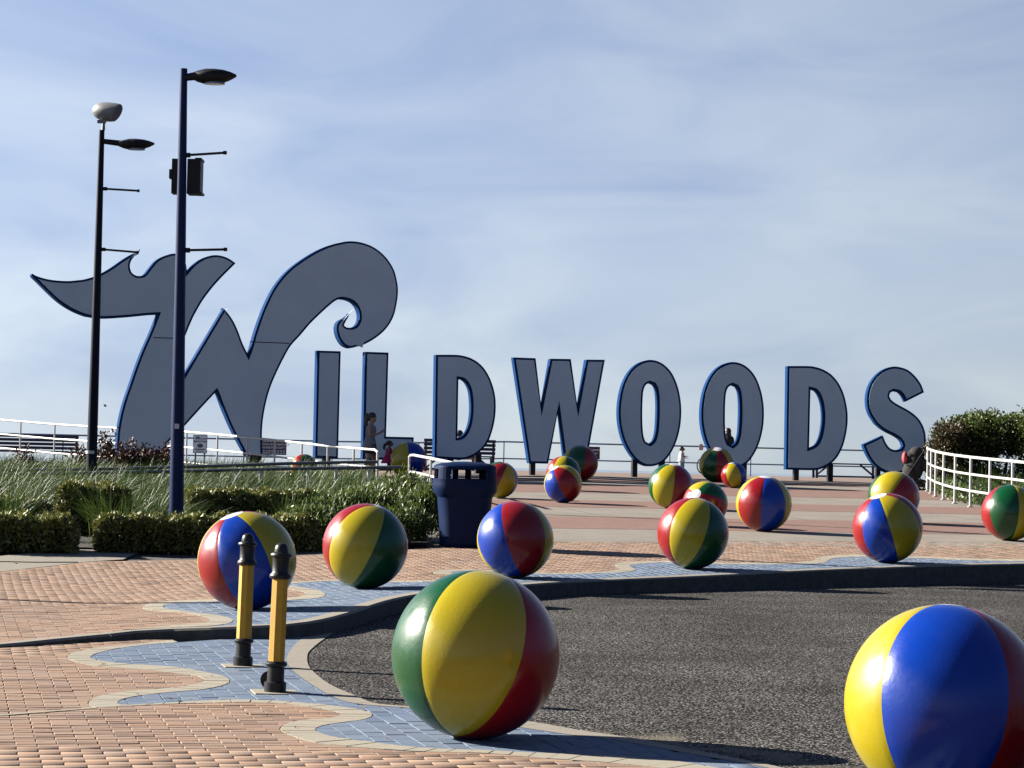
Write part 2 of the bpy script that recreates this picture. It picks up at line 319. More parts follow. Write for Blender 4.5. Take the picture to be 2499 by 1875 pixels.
def inside(P, poly):
    P = np.asarray(P); x, y = P[..., 0], P[..., 1]; r = np.zeros(x.shape, bool); n = len(poly)
    for i in range(n):
        x1, y1 = poly[i]; x2, y2 = poly[(i+1) % n]
        if y1 == y2: continue
        c = ((y1 > y) != (y2 > y)) & (x < (x2-x1)*(y-y1)/(y2-y1)+x1); r ^= c
    return r
def clip_convex(poly, conv):
    """Sutherland-Hodgman: poly cut by the convex counter-clockwise conv"""
    out = list(poly)
    for i in range(len(conv)):
        a, b = conv[i], conv[(i+1) % len(conv)]; inp = out; out = []
        if not inp: break
        ex, ey = b[0]-a[0], b[1]-a[1]
        d = [ex*(p[1]-a[1])-ey*(p[0]-a[0]) for p in inp]
        for k in range(len(inp)):
            p, q, dp, dq = inp[k-1], inp[k], d[k-1], d[k]
            if dq >= 0:
                if dp < 0: t = dp/(dp-dq); out.append((p[0]+t*(q[0]-p[0]), p[1]+t*(q[1]-p[1])))
                out.append(q)
            elif dp >= 0: t = dp/(dp-dq); out.append((p[0]+t*(q[0]-p[0]), p[1]+t*(q[1]-p[1])))
    return out
def area(p): return 0.5*sum(p[i-1][0]*p[i][1]-p[i][0]*p[i-1][1] for i in range(len(p)))

# ------------------------------------------------------------------ sea, beach, ground sheet
MB().add([(-9000, 130, -2.9), (9000, 130, -2.9), (9000, 15000, -2.9), (-9000, 15000, -2.9)], [(0, 1, 2, 3)]).build('sea', M_sea, kind='structure')
MB().add([(-3000, -2000, -3.0), (3000, -2000, -3.0), (3000, 400, -3.0), (-3000, 400, -3.0)], [(0, 1, 2, 3)]).build('beach_ground', M_sand, kind='structure')

# ------------------------------------------------------------------ traced edges of the paving (photo pixels, laid on the ground)
W0 = lambda pts, n=3: [tuple(on_z(*p)[:2]) for p in smooth_path(pts, n)]
WG = lambda pts, n=3: [tuple(on_g(*p)[:2]) for p in smooth_path(pts, n)]
ol = W0([(420,1562),(330,1572),(260,1578),(215,1585),(181,1592),(163,1600.7),(166,1608.6),(181,1614),(215,1623),(255,1628),(316,1632),(384,1638),(441,1645),(479,1650),(496,1658),(486,1667),(452,1675),(396,1681),(316,1686.6),(260,1694.5),(226,1704.7),(213.6,1714.8),(219,1723),(236,1727.5),(262,1727),(350,1722),(420,1719),(500,1716.5),(568,1715),(636,1715),(703,1719),(771,1728),(816,1736),(831,1741),(825,1746.5),(805,1752),(771,1755.5),(726,1759),(697,1766),(682,1777),(688,1786),(715,1797),(760,1811),(828,1820),(884,1825.6),(1000,1834),(1113,1837),(1226,1841.5),(1339,1852),(1407,1856),(1500,1863),(1579,1871),(1650,1880),(1800,1900)])
bl = W0([(520,1562),(420,1569),(330,1577),(278,1585),(240,1594),(223,1603),(228,1608.6),(260,1615),(316,1621),(384,1624),(452,1631),(500,1640),(534,1647),(556,1655),(562,1663),(552,1671),(523,1679),(500,1683),(407,1691),(339,1699),(301,1707),(288,1715),(296,1720),(315,1720.5),(407,1715.5),(500,1710),(556,1708),(658,1709),(749,1716),(839,1726),(884,1733),(909,1741),(907,1750),(884,1757),(839,1763.5),(794,1770),(771,1779),(776,1786),(805,1796),(850,1804),(907,1811),(1000,1823),(1057,1827),(1136,1829),(1226,1833.5),(1339,1838),(1500,1845),(1624,1855),(1703,1865),(1760,1876),(1900,1899)])
gl = W0([(760,1545),(730,1564),(712.5,1582.6),(700,1605),(704.6,1625.6),(721.5,1643.6),(760,1671),(805,1697),(848,1714),(918,1723),(1000,1729),(1120,1748),(1260,1774),(1339,1786),(1407,1796),(1500,1806),(1600,1824),(1700,1843),(1850,1870),(2000,1902)])
al = W0([(815,1545),(785,1564),(764,1581),(751,1596),(751,1619),(764,1639),(805,1671),(862,1696),(907,1715),(952,1721),(1000,1725),(1120,1740),(1280,1760),(1339,1769),(1407,1781.5),(1500,1795),(1568,1806),(1636,1820),(1760,1844),(1900,1872),(2000,1896)])
kerb_px = [(-420,1592),(-200,1586),(0,1574),(158,1558),(260,1549),(339,1540),(468,1534),(500,1533.5),(579,1530),(658,1527),(726,1522),(794,1511),(866,1492),(929,1471),(1000,1454),(1120,1439),(1283,1427),(1381,1420),(1530,1413.5),(1707,1406),(1807,1401),(1900,1396),(2008,1391),(2117,1387),(2306,1380),(2499,1376),(2700,1373)]
kf = WG(kerb_px, 3); kf = [(-12.0, kf[0][1]-0.8)]+kf+[(22.0, kf[-1][1]+4.5), (40.0, kf[-1][1]+9)]
def offset_path(p, d):
    out = []
    for i in range(len(p)):
        a, b = p[max(i-1, 0)], p[min(i+1, len(p)-1)]; l = math.hypot(b[0]-a[0], b[1]-a[1])
        out.append((p[i][0]-(b[1]-a[1])/l*d, p[i][1]+(b[0]-a[0])/l*d))
    return out
kb = offset_path(kf, 0.17)
uo = WG([(300,1537.5),(339,1534),(414,1527),(470,1522.5),(500,1519.5),(514,1512.5),(500,1506),(486,1503),(452,1497),(389,1492),(353,1487),(346,1480),(371,1471.5),(418,1467.5),(500,1463.5),(600,1460.5),(690,1459.3),(725,1457.5),(747.5,1450.5),(737,1444.5),(703,1438),(660,1433),(640,1429),(650,1424.5),(700,1421),(771,1417.8),(828,1415.7),(958,1418),(1025,1417),(1090,1415.5),(1125,1409.5),(1100,1403.5),(1064,1400.5),(1056,1396),(1075,1391.5),(1110,1390),(1160,1390.5),(1300,1397.2),(1400,1398),(1463,1396.5),(1505,1391.5),(1510,1386),(1500,1381),(1503,1376),(1538,1371.5),(1625,1369.5),(1750,1373.5),(1900,1374),(1950,1372),(1985,1368),(1991,1362.5),(2035,1356),(2090,1354.5),(2130,1355),(2252,1358.5),(2360,1363),(2499,1366),(2700,1372)])
ub = WG([(400,1534),(440,1531.5),(500,1528.8),(535,1526),(560,1521),(570,1513.6),(545,1503.5),(500,1498),(441,1490.5),(405,1485.6),(399,1480),(407,1475.5),(441,1472),(500,1469.5),(600,1467),(690,1465.5),(749,1462.5),(782.6,1458.5),(795,1452.2),(782.6,1442.4),(749,1435.6),(718,1430),(705,1427),(718,1424.5),(749,1421.5),(828,1418.5),(958,1421.5),(1025,1420.5),(1110,1419),(1150,1410),(1115,1402.5),(1102,1398),(1120,1394),(1180,1394),(1300,1400),(1400,1401),(1500,1398),(1535,1395.5),(1552,1391),(1545,1386),(1537,1381),(1560,1376.5),(1625,1373.2),(1750,1377),(1900,1377.5),(1960,1377),(2010,1374),(2024,1367),(2040,1362),(2090,1359.2),(2130,1359.5),(2252,1363),(2360,1368),(2499,1370.5),(2700,1376.5)])
V_TOP = [uv(*on_g(1400, y)[:2])[1] for y in (1323.5, 1289.7, 1260, 1238, 1221, 1203, 1182.5)]

# bed of the lower paving, asphalt, gutter
pave = MB().add([(-60, -40, -0.022), (60, -40, -0.022), (60, 70, -0.022), (-60, 70, -0.022)], [(0, 1, 2, 3)]).build('street_pavement', M_bed, kind='structure')
def flat_poly(loop, z):
    tri = tessellate_polygon([[Vector((p[0], p[1], 0)) for p in loop]])
    vs = [(p[0], p[1], z) for p in loop]; fs = []
    for t in tri:
        a = [loop[i] for i in t]; fs.append(tuple(t) if area(a) > 0 else tuple(reversed(t)))
    return MB().add(vs, fs)
flat_poly(al+[(2.6, 8.5), (3.2, -35), (60, -35), (60, 45), (0.0, 45)], -0.004).build('asphalt_road', M_asph, kind='structure')
def ladder(A, B, step, zf, h, name, parent, m, gap=0.006, var=True, maxn=300):
    """stones across the band between the two edges A and B"""
    A = np.array(A); B = np.array(B)
    seg = np.hypot(*np.diff(A, axis=0).T); s = np.concatenate([[0], np.cumsum(seg)]); n = max(2, int(s[-1]/step))
    q = np.linspace(0, s[-1], n+1); AA = np.stack([np.interp(q, s, A[:, 0]), np.interp(q, s, A[:, 1])], 1)
    segb = np.hypot(*np.diff(B, axis=0).T); sb = np.concatenate([[0], np.cumsum(segb)]); qb = np.linspace(0, sb[-1], 6000)
    BB = np.stack([np.interp(qb, sb, B[:, 0]), np.interp(qb, sb, B[:, 1])], 1); j = 0; js = []
    for i, p in enumerate(AA):
        lo, hi = j, min(j+420, 6000); d = np.hypot(*(BB[lo:hi]-p).T); j = lo+int(np.argmin(d)); js.append(j)
    js = np.array(js, float)
    k = 5; js = np.convolve(np.pad(js, (k, k), mode='edge'), np.ones(2*k+1)/(2*k+1), 'valid').astype(int)
    pieces = []
    for i in range(n):
        q4 = [tuple(AA[i]), tuple(BB[js[i]]), tuple(BB[js[i+1]]), tuple(AA[i+1])]
        if area(q4) < 0: q4 = q4[::-1]
        if abs(area(q4)) < 0.0015: continue
        c = np.mean(q4, axis=0); q4 = [tuple(c+(np.array(p)-c)*(1-gap/max(0.02, np.hypot(*(np.array(p)-c))))) for p in q4]
        pieces.append(q4)
    pieces.sort(key=lambda p: p[0][1])
    for q4 in pieces[:maxn]:
        dz = random.uniform(-0.0015, 0.0015)
        MB().prism(q4, -0.03+zf(*q4[0]), lambda x, y: float(zf(x, y))+h+dz).build(name, m, parent)
Z0 = lambda x, y: 0.0
ladder(ol, bl, 0.105, Z0, 0.002, 'border_stone', pave, M_tan)
def cut_gutter():
    """the cast gutter along the asphalt, in lengths of about two metres"""
    A = np.array(gl); B = np.array(al); n = 40
    def rs(P, t): sg = np.hypot(*np.diff(P, axis=0).T); q = np.concatenate([[0], np.cumsum(sg)]); return np.stack([np.interp(t*q[-1], q, P[:, 0]), np.interp(t*q[-1], q, P[:, 1])], 1)
    t = np.linspace(0, 1, n*6+1)
    for i in range(0, n*6, 36):
        tt = t[i:i+37].copy(); tt[-1] -= .0006; a_, b_ = rs(A, tt), rs(B, tt); lp_ = [tuple(p) for p in a_]+[tuple(p) for p in b_[::-1]]
        flat_poly(lp_, 0.002).build('gutter_slab', M_conc, pave)
cut_gutter()

def brick_tpl(lx, ly, h=0.03, ch=0.0035):
    x, y = lx/2, ly/2; b = MB()
    vs = [(-x, -y, -h), (x, -y, -h), (x, y, -h), (-x, y, -h), (-x, -y, -ch), (x, -y, -ch), (x, y, -ch), (-x, y, -ch),
          (-x+ch, -y+ch, 0), (x-ch, -y+ch, 0), (x-ch, y-ch, 0), (-x+ch, y-ch, 0)]
    fs = [(8, 9, 10, 11)]
    for i in range(4): j = (i+1) % 4; fs += [(i, j, 4+j, 4+i), (4+i, 4+j, 8+j, 8+i)]
    return vs, fs
def lay(region, lx, ly, gap, zf, names, mats, parent, along='u', n_single=300, ch=0.0035):
    """running-bond bricks clipped to a region; the nearest whole ones are objects, the rest one mesh"""
    reg = [tuple(p) for p in region]
    if area(reg) < 0: reg = reg[::-1]
    U = [uv(*p) for p in reg]; u0, u1 = min(p[0] for p in U), max(p[0] for p in U); v0, v1 = min(p[1] for p in U), max(p[1] for p in U)
    cs = []
    if along == 'u':
        for j in range(int((v1-v0)/ly)+1):
            off = (j % 2)*lx/2
            for i in range(int((u1-u0)/lx)+2): cs.append((u0+i*lx-off, v0+j*ly))
    else:
        for i in range(int((u1-u0)/lx)+1):
            off = (i % 2)*ly/2
            for j in range(int((v1-v0)/ly)+2): cs.append((u0+i*lx, v0+j*ly-off))
    cs = np.array(cs)+rng.normal(0, 0.0012, (len(cs), 2)); hx, hy = (lx-gap[0])/2, (ly-gap[1])/2
    cu = cs[:, None, :]+np.array([(-hx, -hy), (hx, -hy), (hx, hy), (-hx, hy)])[None]
    cw = np.stack([cu[..., 0]*UX-cu[..., 1]*UY, cu[..., 0]*UY+cu[..., 1]*UX], -1)
    ins = inside(cw, reg); full = ins.all(1); part = ins.any(1) & ~full
    cen = cw.mean(1)
    depth = cen[:, 1]; vis = np.abs(cen[:, 0]) < 0.2193*depth*1.02
    inframe = full & vis & (depth > 11.35-0.0)
    order = np.argsort(np.where(inframe, depth, 1e9)); single = order[:n_single]; single = single[inframe[single]]
    vs, fs = brick_tpl(2*hx, 2*hy, ch=ch); tb = MB().add(vs, fs); me = tb.mesh(names[0]); me.materials.append(mats[0])
    sset = np.zeros(len(cs), bool); sset[single] = True
    for k in single:
        x, y = cen[k]; o = link(names[0], me, None, parent)
        gx = (float(zf(x+.1, y))-float(zf(x-.1, y)))/.2; gy = (float(zf(x, y+.1))-float(zf(x, y-.1)))/.2
        nrm = Vector((-gx+random.gauss(0, .006), -gy+random.gauss(0, .006), 1)).normalized()
        o.rotation_mode = 'QUATERNION'; o.rotation_quaternion = Vector((0, 0, 1)).rotation_difference(nrm) @ Matrix.Rotation(TH+random.gauss(0, .006), 3, 'Z').to_quaternion()
        o.location = (x, y, float(zf(x, y))+random.uniform(-.0015, .0015))
    rest = np.where(full & ~sset)[0]
    # joined field
    tv = np.array(vs); fq = np.array(fs); Vs = []; n = len(rest)
    lu = tv[:, 0][None]+cs[rest][:, 0:1]; lv = tv[:, 1][None]+cs[rest][:, 1:2]
    X, Y = lu*UX-lv*UY, lu*UY+lv*UX; Z = zf(X, Y)+tv[:, 2][None]+rng.uniform(-.0015, .0015, (n, 1))
    V = np.stack([X, Y, Z], -1).reshape(-1, 3); FF = (fq[None]+(np.arange(n)*len(tv))[:, None, None]).reshape(-1, 4)
    fast_mesh(names[1], V, FF, np.repeat(rng.random(n), len(fq)), mats[1], parent, kind='stuff')
    b = MB()
    for k in np.where(part)[0]:
        if cen[k][1] < 7: continue
        pl = clip_convex(reg, [tuple(p) for p in cw[k]])
        pl = [p for i, p in enumerate(pl) if math.hypot(p[0]-pl[i-1][0], p[1]-pl[i-1][1]) > 1e-4]
        if len(pl) < 3 or abs(area(pl)) < 0.0012: continue
        if area(pl) < 0: pl = pl[::-1]
        n0 = len(b.f); b.prism(pl, lambda x, y: float(zf(x, y))-.03, lambda x, y: float(zf(x, y))); b.var[n0:] = [random.random()]*(len(b.f)-n0)
    if b.v: b.build(names[2], mats[1], parent, kind='stuff')
ZS = lambda x, y: np.zeros_like(x) if isinstance(x, np.ndarray) else 0.0
OLR = [(-9.5, 17.5)]+ol+[(1.6, 8.0), (-6.5, 8.0), (-9.5, 12)]
lay(OLR, 0.2, 0.1, (0.004, 0.007), ZS, ('brick', 'brick_field', 'cut_brick'), (M_brick_s, M_brick_f), pave)
BLR = bl+[(1.75, 9.2), (2.0, 9.2)]+gl[::-1]
lay(BLR, 0.11, 0.2, (0.005, 0.007), ZS, ('blue_brick', 'blue_brick_field', 'cut_blue_brick'), (M_blue_s, M_blue_f), pave, along='v', ch=0.002)

# upper sidewalk: bed, kerb stones, bricks
V_BR = V_TOP[0]
def grid_strip(path, yend, n, dz):
    vs = []; fs = []
    for i, (x, y) in enumerate(path):
        for k in range(n+1):
            yy = y+(yend(x)-y)*k/n; vs.append((x, yy, float(G(x, yy))+dz))
    for i in range(len(path)-1):
        for k in range(n): a = i*(n+1)+k; fs.append((a, a+n+1, a+n+2, a+1))
    return MB().add(vs, fs)
walk = grid_strip(kb, lambda x: (V_BR+x*UY)/UX+0.05, 40, -0.018).build('sidewalk', M_bed, kind='structure')
# kerb pieces
seg = np.hypot(*np.diff(np.array(kf), axis=0).T); s = np.concatenate([[0], np.cumsum(seg)])
kerb = None; pos = 0.0; KF = np.array(kf); KB = np.array(kb)
kerb = empty('kerb', (0, 0, 0), 'pale concrete kerb along the wavy blue edge of the sidewalk', 'kerb'); del kerb['category']; kerb['kind'] = 'structure'
while pos < s[-1]-0.1:
    ln = random.uniform(2.2, 2.9); q = np.linspace(pos, min(pos+ln-0.008, s[-1]), 9)
    a = [(np.interp(t, s, KF[:, 0]), np.interp(t, s, KF[:, 1])) for t in q]; b = [(np.interp(t, s, KB[:, 0]), np.interp(t, s, KB[:, 1])) for t in q]
    mb = MB(); vs = []; n = len(q)
    for (p, w) in zip(a, b):
        zp, zw = float(G(*p)), float(G(*w)); d = ((w[0]-p[0])*.12, (w[1]-p[1])*.12)
        vs += [(p[0], p[1], -0.06), (p[0], p[1], zp-0.015), (p[0]+d[0], p[1]+d[1], zp+0.002), (w[0], w[1], zw+0.002), (w[0], w[1], -0.06)]
    fs = []
    for i in range(n-1):
        for k in range(4): fs.append((i*5+k, (i+1)*5+k, (i+1)*5+k+1, i*5+k+1))
    fs += [(0, 1, 2, 3, 4), tuple((n-1)*5+k for k in (4, 3, 2, 1, 0))]
    ks = mb.add(vs, fs).build('kerb_stone', [M_conc, M_kerb_shade], kerb); pos += ln
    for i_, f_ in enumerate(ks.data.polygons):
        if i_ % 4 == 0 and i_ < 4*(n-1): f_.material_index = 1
ladder(uo, ub, 0.14, G, 0.002, 'border_stone', walk, M_tan)
topline = [(2700,1331),(2499,1326),(2100,1321),(1900,1320.5),(1606,1323),(1354,1324),(1200,1330),(1040,1338),(900,1350),(480,1366),(215,1371),(190,1374),(0,1395),(-300,1430)]
TL = [tuple(on_g(*p)[:2]) for p in topline]
kb_left = [p for p in kb if p[0] < uo[0][0]][::-1]
UOR = uo+TL+[(-9, 22)]+kb_left[::-1]
lay(UOR, 0.2, 0.1, (0.004, 0.007), G, ('brick', 'brick_field', 'cut_brick'), (M_brick_s, M_brick_f), walk)
kb_right = [p for p in kb if ub[0][0] < p[0] < ub[-1][0]]
UBR = ub+kb_right[::-1]
lay(UBR, 0.11, 0.2, (0.005, 0.007), G, ('blue_brick', 'blue_brick_field', 'cut_blue_brick'), (M_blue_s, M_blue_f), walk, along='v', ch=0.002)
# concrete apron at the left, under the hedges
lp = [tuple(on_g(*p)[:2]) for p in [(-300,1431),(0,1396),(190,1374.5),(215,1371.5),(300,1366)]]
ap = MB()
for i in range(len(lp)-1):
    (x0, y0), (x1, y1) = lp[i], lp[i+1]
    vs = [(x, y, float(G(x, y))+.003) for x, y in ((x0, y0), (x1, y1), (x1, y1+4), (x0, y0+4))]; ap.add(vs, [(0, 1, 2, 3)])
ap.build('concrete_path', M_conc, kind='structure')
jp = [on_g(*p) for p in [(-200,1372),(0,1372.5),(80,1374),(190,1374)]]
MB().tube([p+Vector((0, 0, .002)) for p in jp], 0.012, 5).build('expansion_joint', M_bed, bpy.data.objects['concrete_path'])

# plaza slope: bands of concrete and pink brick, then the boardwalk
plaza = empty('plaza', (0, 0, 0), 'sloping plaza of pale concrete and pink brick bands rising to the boardwalk', 'plaza'); del plaza['category']; plaza['kind'] = 'structure'
edges = list(V_TOP)+[V_TOP[-1]+2.2, V_TOP[-1]+4.0, V_TOP[-1]+5.6]
for i in range(len(edges)-1):
    v0, v1 = edges[i], edges[i+1]; mb = MB()
    nu = 8
    for a in range(nu):
        ua, ub_ = -4+a*30/nu, -4+(a+1)*30/nu
        if i % 2 == 0:
            cells = [(ua+.007, ub_-.007)]
        else: cells = [(ua, ub_)]
        for (p, q) in cells:
            vs = []
            for u, v in ((p, v0+.006), (q, v0+.006), (q, v1-.006), (p, v1-.006)):
                x, y = xy(u, v); vs.append((x, y, float(G(x, y))+(0.003 if i % 2 else 0.0)))
            mb.add(vs, [(0, 1, 2, 3)])
    mb.build('concrete_band' if i % 2 == 0 else 'brick_band', M_conc2 if i % 2 == 0 else M_pink, plaza)
def band(v0, v1, u0, u1, dz, n=30, m=30):
    vs = []; fs = []
    for i in range(n+1):
        for k in range(m+1):
            x, y = xy(u0+(u1-u0)*i/n, v0+(v1-v0)*k/m); vs.append((x, y, float(G(x, y))+dz))
    for i in range(n):
        for k in range(m): a = i*(m+1)+k; fs.append((a, a+m+1, a+m+2, a+1))
    return MB().add(vs, fs)
band(V_BR-0.1, 62, -40, 60, -0.03).build('plaza_base', M_bed, plaza)
band(edges[-1], 88, -40, 60, 0.002, 20, 20).build('boardwalk', M_deck, kind='structure')
mb = MB()
for u in np.arange(-40, 60, 6.0):
    x, y = xy(u, 88.1); mb.box((x, y, -0.9), (6, .2, 4.3), TH)
mb.build('boardwalk_edge', M_dark, kind='structure')
# planting bed at the left and right
def bed(u0, u1, v0, v1, name, dz=.012):
    vs = []; fs = []; n = m = 24
    for i in range(n+1):
        for k in range(m+1):
            x, y = xy(u0+(u1-u0)*i/n, v0+(v1-v0)*k/m); vs.append((x, y, float(G(x, y))+dz+random.uniform(0, .03)))
    for i in range(n):
        for k in range(m): a = i*(m+1)+k; fs.append((a, a+m+1, a+m+2, a+1))
    MB().add(vs, fs).build(name, M_mulch, kind='structure')

# ------------------------------------------------------------------ the letters of the big sign
def smooth_closed(pts, n=3, corner=38):
    m = len(pts); cor = []
    for i in range(m):
        a, b, c = (np.array(pts[(i+k) % m], float) for k in (-1, 0, 1)); u, w = b-a, c-b
        ang = math.degrees(math.acos(max(-1, min(1, float(u@w/(np.linalg.norm(u)*np.linalg.norm(w)+1e-9))))))
        if ang > corner: cor.append(i)
    if not cor: 
        ext = [pts[-1]]+list(pts)+[pts[0], pts[1]]; sp = smooth_path(ext, n); return sp[n:n+m*n]
    out = []
    for k in range(len(cor)):
        i, j = cor[k], cor[(k+1) % len(cor)]; j = j if j > i else j+m
        ch = [pts[q % m] for q in range(i, j+1)]; out += smooth_path(ch, n)[:-1] if len(ch) > 2 else [ch[0]]
    return out
def edge_offset(poly, fn):
    """move every edge by fn(outward normal) along that normal (material lies left of the path)"""
    n = len(poly); P = [np.array(p, float) for p in poly]; L_ = []
    for i in range(n):
        a, b = P[i], P[(i+1) % n]; d = b-a; d = d/(np.linalg.norm(d)+1e-12); nn = np.array([d[1], -d[0]]); L_.append((a+nn*fn(nn), d, nn*fn(nn)))
    out = []
    for i in range(n):
        (a, d, m0), (b, e, m1) = L_[i-1], L_[i]; cr = d[0]*e[1]-d[1]*e[0]
        if abs(cr) < 0.05: out.append(tuple(P[i]+(m0+m1)/2)); continue
        w = b-a; t = (w[0]*e[1]-w[1]*e[0])/cr; q = a+d*t; lim = 3*max(np.linalg.norm(m0), np.linalg.norm(m1), 1e-6)
        dv = q-P[i]; l = np.linalg.norm(dv)
        out.append(tuple(P[i]+dv*(min(1, lim/l) if l > 0 else 1)))
    return out
def slab(loops, d0, d1, T3):
    """solid between depths d0 and d1; loops[0] outer, others holes"""
    flat = [p for l in loops for p in l]; tri = tessellate_polygon([[Vector((p[0], p[1], 0)) for p in l] for l in loops]); n = len(flat)
    vs = [T3(a, z, d0) for a, z in flat]+[T3(a, z, d1) for a, z in flat]; fs = []
    for t in tri:
        if area([flat[i] for i in t]) < 0: t = tuple(reversed(t))
        fs.append(tuple(t)); fs.append(tuple(n+i for i in reversed(t)))
    k = 0
    for l in loops:
        m = len(l)
        for i in range(m): a, b = k+i, k+(i+1) % m; fs.append((a, n+a, n+b, b))
        k += m
    return MB().add(vs, fs)
YAW = R(13)
def letter(label, outer, holes, dist, posts, group='letters of the giant sign', seams=()):
    xs = [p[0] for p in outer]; ys = [p[1] for p in outer]; mx_, my_ = (min(xs)+max(xs))/2, max(ys)
    beta = math.atan((mx_-CX)/F); psi = YAW-beta; r = Vector((math.cos(psi), math.sin(psi), 0)); n = Vector((math.sin(psi), -math.cos(psi), 0))
    P0 = at(mx_, my_, dist)
    def loc(px, py):
        d = ray(px, py); E_ = Vector((0, 0, EYE)); t = n.dot(P0-E_)/n.dot(d); X = E_+d*t; return ((X-P0).dot(r), X.z)
    z0 = float(G(P0.x, P0.y))
    T3 = lambda a, z, d: (r.x*a-n.x*d, r.y*a-n.y*d, z-z0)
    S_ = dist/F; sh, bd, T = 6*S_, 5.4*S_, 0.30
    def prep(l, ccw):
        q = [loc(*p) for p in smooth_closed(l)]
        if (area(q) > 0) != ccw: q = q[::-1]
        return q
    loops = [prep(outer, True)]+[prep(h, False) for h in holes]
    body = [edge_offset(l, lambda m: sh*m[0] if m[0] < 0 else 0.0) for l in loops]
    def inset(l):
        """inset outline without the little crossings that sharp tips would make"""
        q = np.array(edge_offset(l, lambda m: -bd)); A = np.array(l); B = np.roll(A, -1, 0); d = B-A; w = q[:, None]-A[None]
        t = np.clip((w*d).sum(-1)/((d*d).sum(-1)+1e-12), 0, 1); ds = np.hypot(*np.moveaxis(w-t[..., None]*d, -1, 0)).min(1)
        return [tuple(p) for p, k_ in zip(q, ds > bd*.86) if k_]
    face = [inset(l) for l in body]
    o = empty('sign_letter', (P0.x, P0.y, z0), label, 'sign letter', group)
    slab(body, 0, T, T3).build('body', M_sblue, o)
    slab(face, -0.03, 0.004, T3).build('face', M_face, o)
    for (x0, x1, yb, w) in posts:
        a0, _ = loc(x0, yb); a1, _ = loc(x1, yb); _, zt = loc((x0+x1)/2, yb)
        c = T3((a0+a1)/2, 0, T*0.5); zt -= z0; gz = float(G(P0.x+c[0], P0.y+c[1]))-z0
        MB().box((c[0], c[1], (zt+.1+gz)/2), (a1-a0, w, zt+.1-gz), psi).build('post', M_dark, o)
    for (x0, y0, x1, y1) in seams:
        a, z = loc(x0, y0); b, z2 = loc(x1, y1)
        q = [T3(a, z-.012, -.033), T3(b, z2-.012, -.033), T3(b, z2+.012, -.033), T3(a, z+.012, -.033)]
        MB().add(q, [(0, 1, 2, 3)]).build('seam', M_dark, o)
    return o
def zz(pts, x0, y0, k): return [(x0+p[0]/k, y0+p[1]/k) for p in pts]
bigW = zz([(158,262),(170,258),(200,275),(260,292),(330,300),(400,298),(460,287),(510,270),(555,248),(600,220),(650,185),(700,155),(728,145),(742,136),
 (730,162),(712,185),(702,210),(703,235),(713,258),(735,272),(755,272),(772,260),(788,240),(805,218),(828,192),(858,172),(892,159),(925,153),(955,155),(985,172),(1003,205),(1008,238),
 (1030,214),(1060,190),(1100,170),(1150,161),(1195,165),(1235,180),(1272,205),
 (1240,237),(1200,277),(1150,332),(1100,397),(1070,446),(1040,502),(1005,585),(985,640),(968,700),(957,770),(954,862),
 (1003,775),(1100,612),(1200,445),
 (1214,457),(1240,488),(1265,528),(1288,580),(1310,640),(1333,688),
 (1345,655),(1358,605),(1377,545),(1402,475),(1430,410),(1465,342),(1510,280),(1560,230),(1620,185),(1690,142),(1760,110),(1830,92),(1890,86),(1950,93),(2010,115),(2060,150),(2100,195),(2130,250),(2146,320),(2148,370),(2140,430),(2125,490),(2095,545),(2050,592),(1990,632),(1928,660),
 (1935,652),(1890,664),(1850,652),(1825,625),(1808,585),(1805,545),(1818,518),(1845,502),(1868,487),(1890,468),
 (1880,496),(1866,520),(1857,540),(1870,551),(1890,552),(1913,540),(1927,515),(1929,480),(1918,445),(1897,418),(1868,403),(1840,398),(1810,408),(1770,440),(1720,486),(1670,536),(1620,595),(1570,650),(1535,710),(1500,780),(1465,860),(1440,940),(1422,1030),(1415,1100),(1414,1180),(1416,1246),
 (1318,1246),(1265,1150),(1230,1080),(1200,1010),(1180,960),(1166,920),(1160,906),
 (1100,970),(1040,1036),(1000,1080),(950,1130),(900,1180),(895,1225),
 (618,1225),(622,1130),(632,1060),(645,1000),(662,940),(690,860),(720,772),(755,680),(800,578),(838,482),
 (800,484),(700,494),(600,501),(550,502),(500,498),(440,486),(370,456),(300,410),(240,355),(190,305),(160,276)], 0, 550, 2.212)
LD = lambda px: 60.3+(px-766)/1148*2.7
letter('enormous wave shaped capital W with a curling crest, first letter of the sign', bigW, [], 59.6,
       [(610, 640, 1108, .22), (290, 412, 1098, .3)], seams=[(374, 824.5, 424, 826), (609, 834.5, 705, 838.5)])
letter('tall grey and blue letter I under the curling crest of the big W', zz([(254,205),(485,212),(460,1180),(233,1168)], 700, 800, 3.687), [], LD(790), [(790, 808, 1118, .2)])
letter('grey and blue letter L with a yellow and blue ball in front of its foot', zz([(683,216),(915,224),(893,980),(1142,986),(1136,1195),(663,1182)], 700, 800, 3.687), [], LD(905), [(900, 918, 1122, .2), (975, 993, 1122, .2)])
letter('grey and blue letter D directly above the navy bin', zz([(1320,243),(1480,243),(1560,248),(1640,268),(1710,305),(1770,360),(1820,440),(1855,530),(1875,620),(1880,720),(1872,820),(1850,920),(1815,1020),(1765,1090),(1700,1145),(1630,1175),(1560,1187),(1307,1174)], 700, 800, 3.687),
       [zz([(1544,462),(1570,470),(1600,502),(1625,560),(1637,640),(1640,740),(1630,835),(1610,908),(1580,962),(1550,985),(1535,990)], 700, 800, 3.687)], LD(1130), [(1092, 1108, 1122, .2), (1163, 1176, 1118, .2)])
letter('grey and blue block letter W in the middle of the sign', zz([(172,82),(395,90),(442,492),(508,94),(712,97),(768,500),(832,102),(1018,104),(848,1048),(640,1040),(592,592),(508,1040),(315,1035)], 1200, 850, 3.687), [], LD(1360), [(1296, 1308, 1130, .2), (1398, 1410, 1130, .2)])
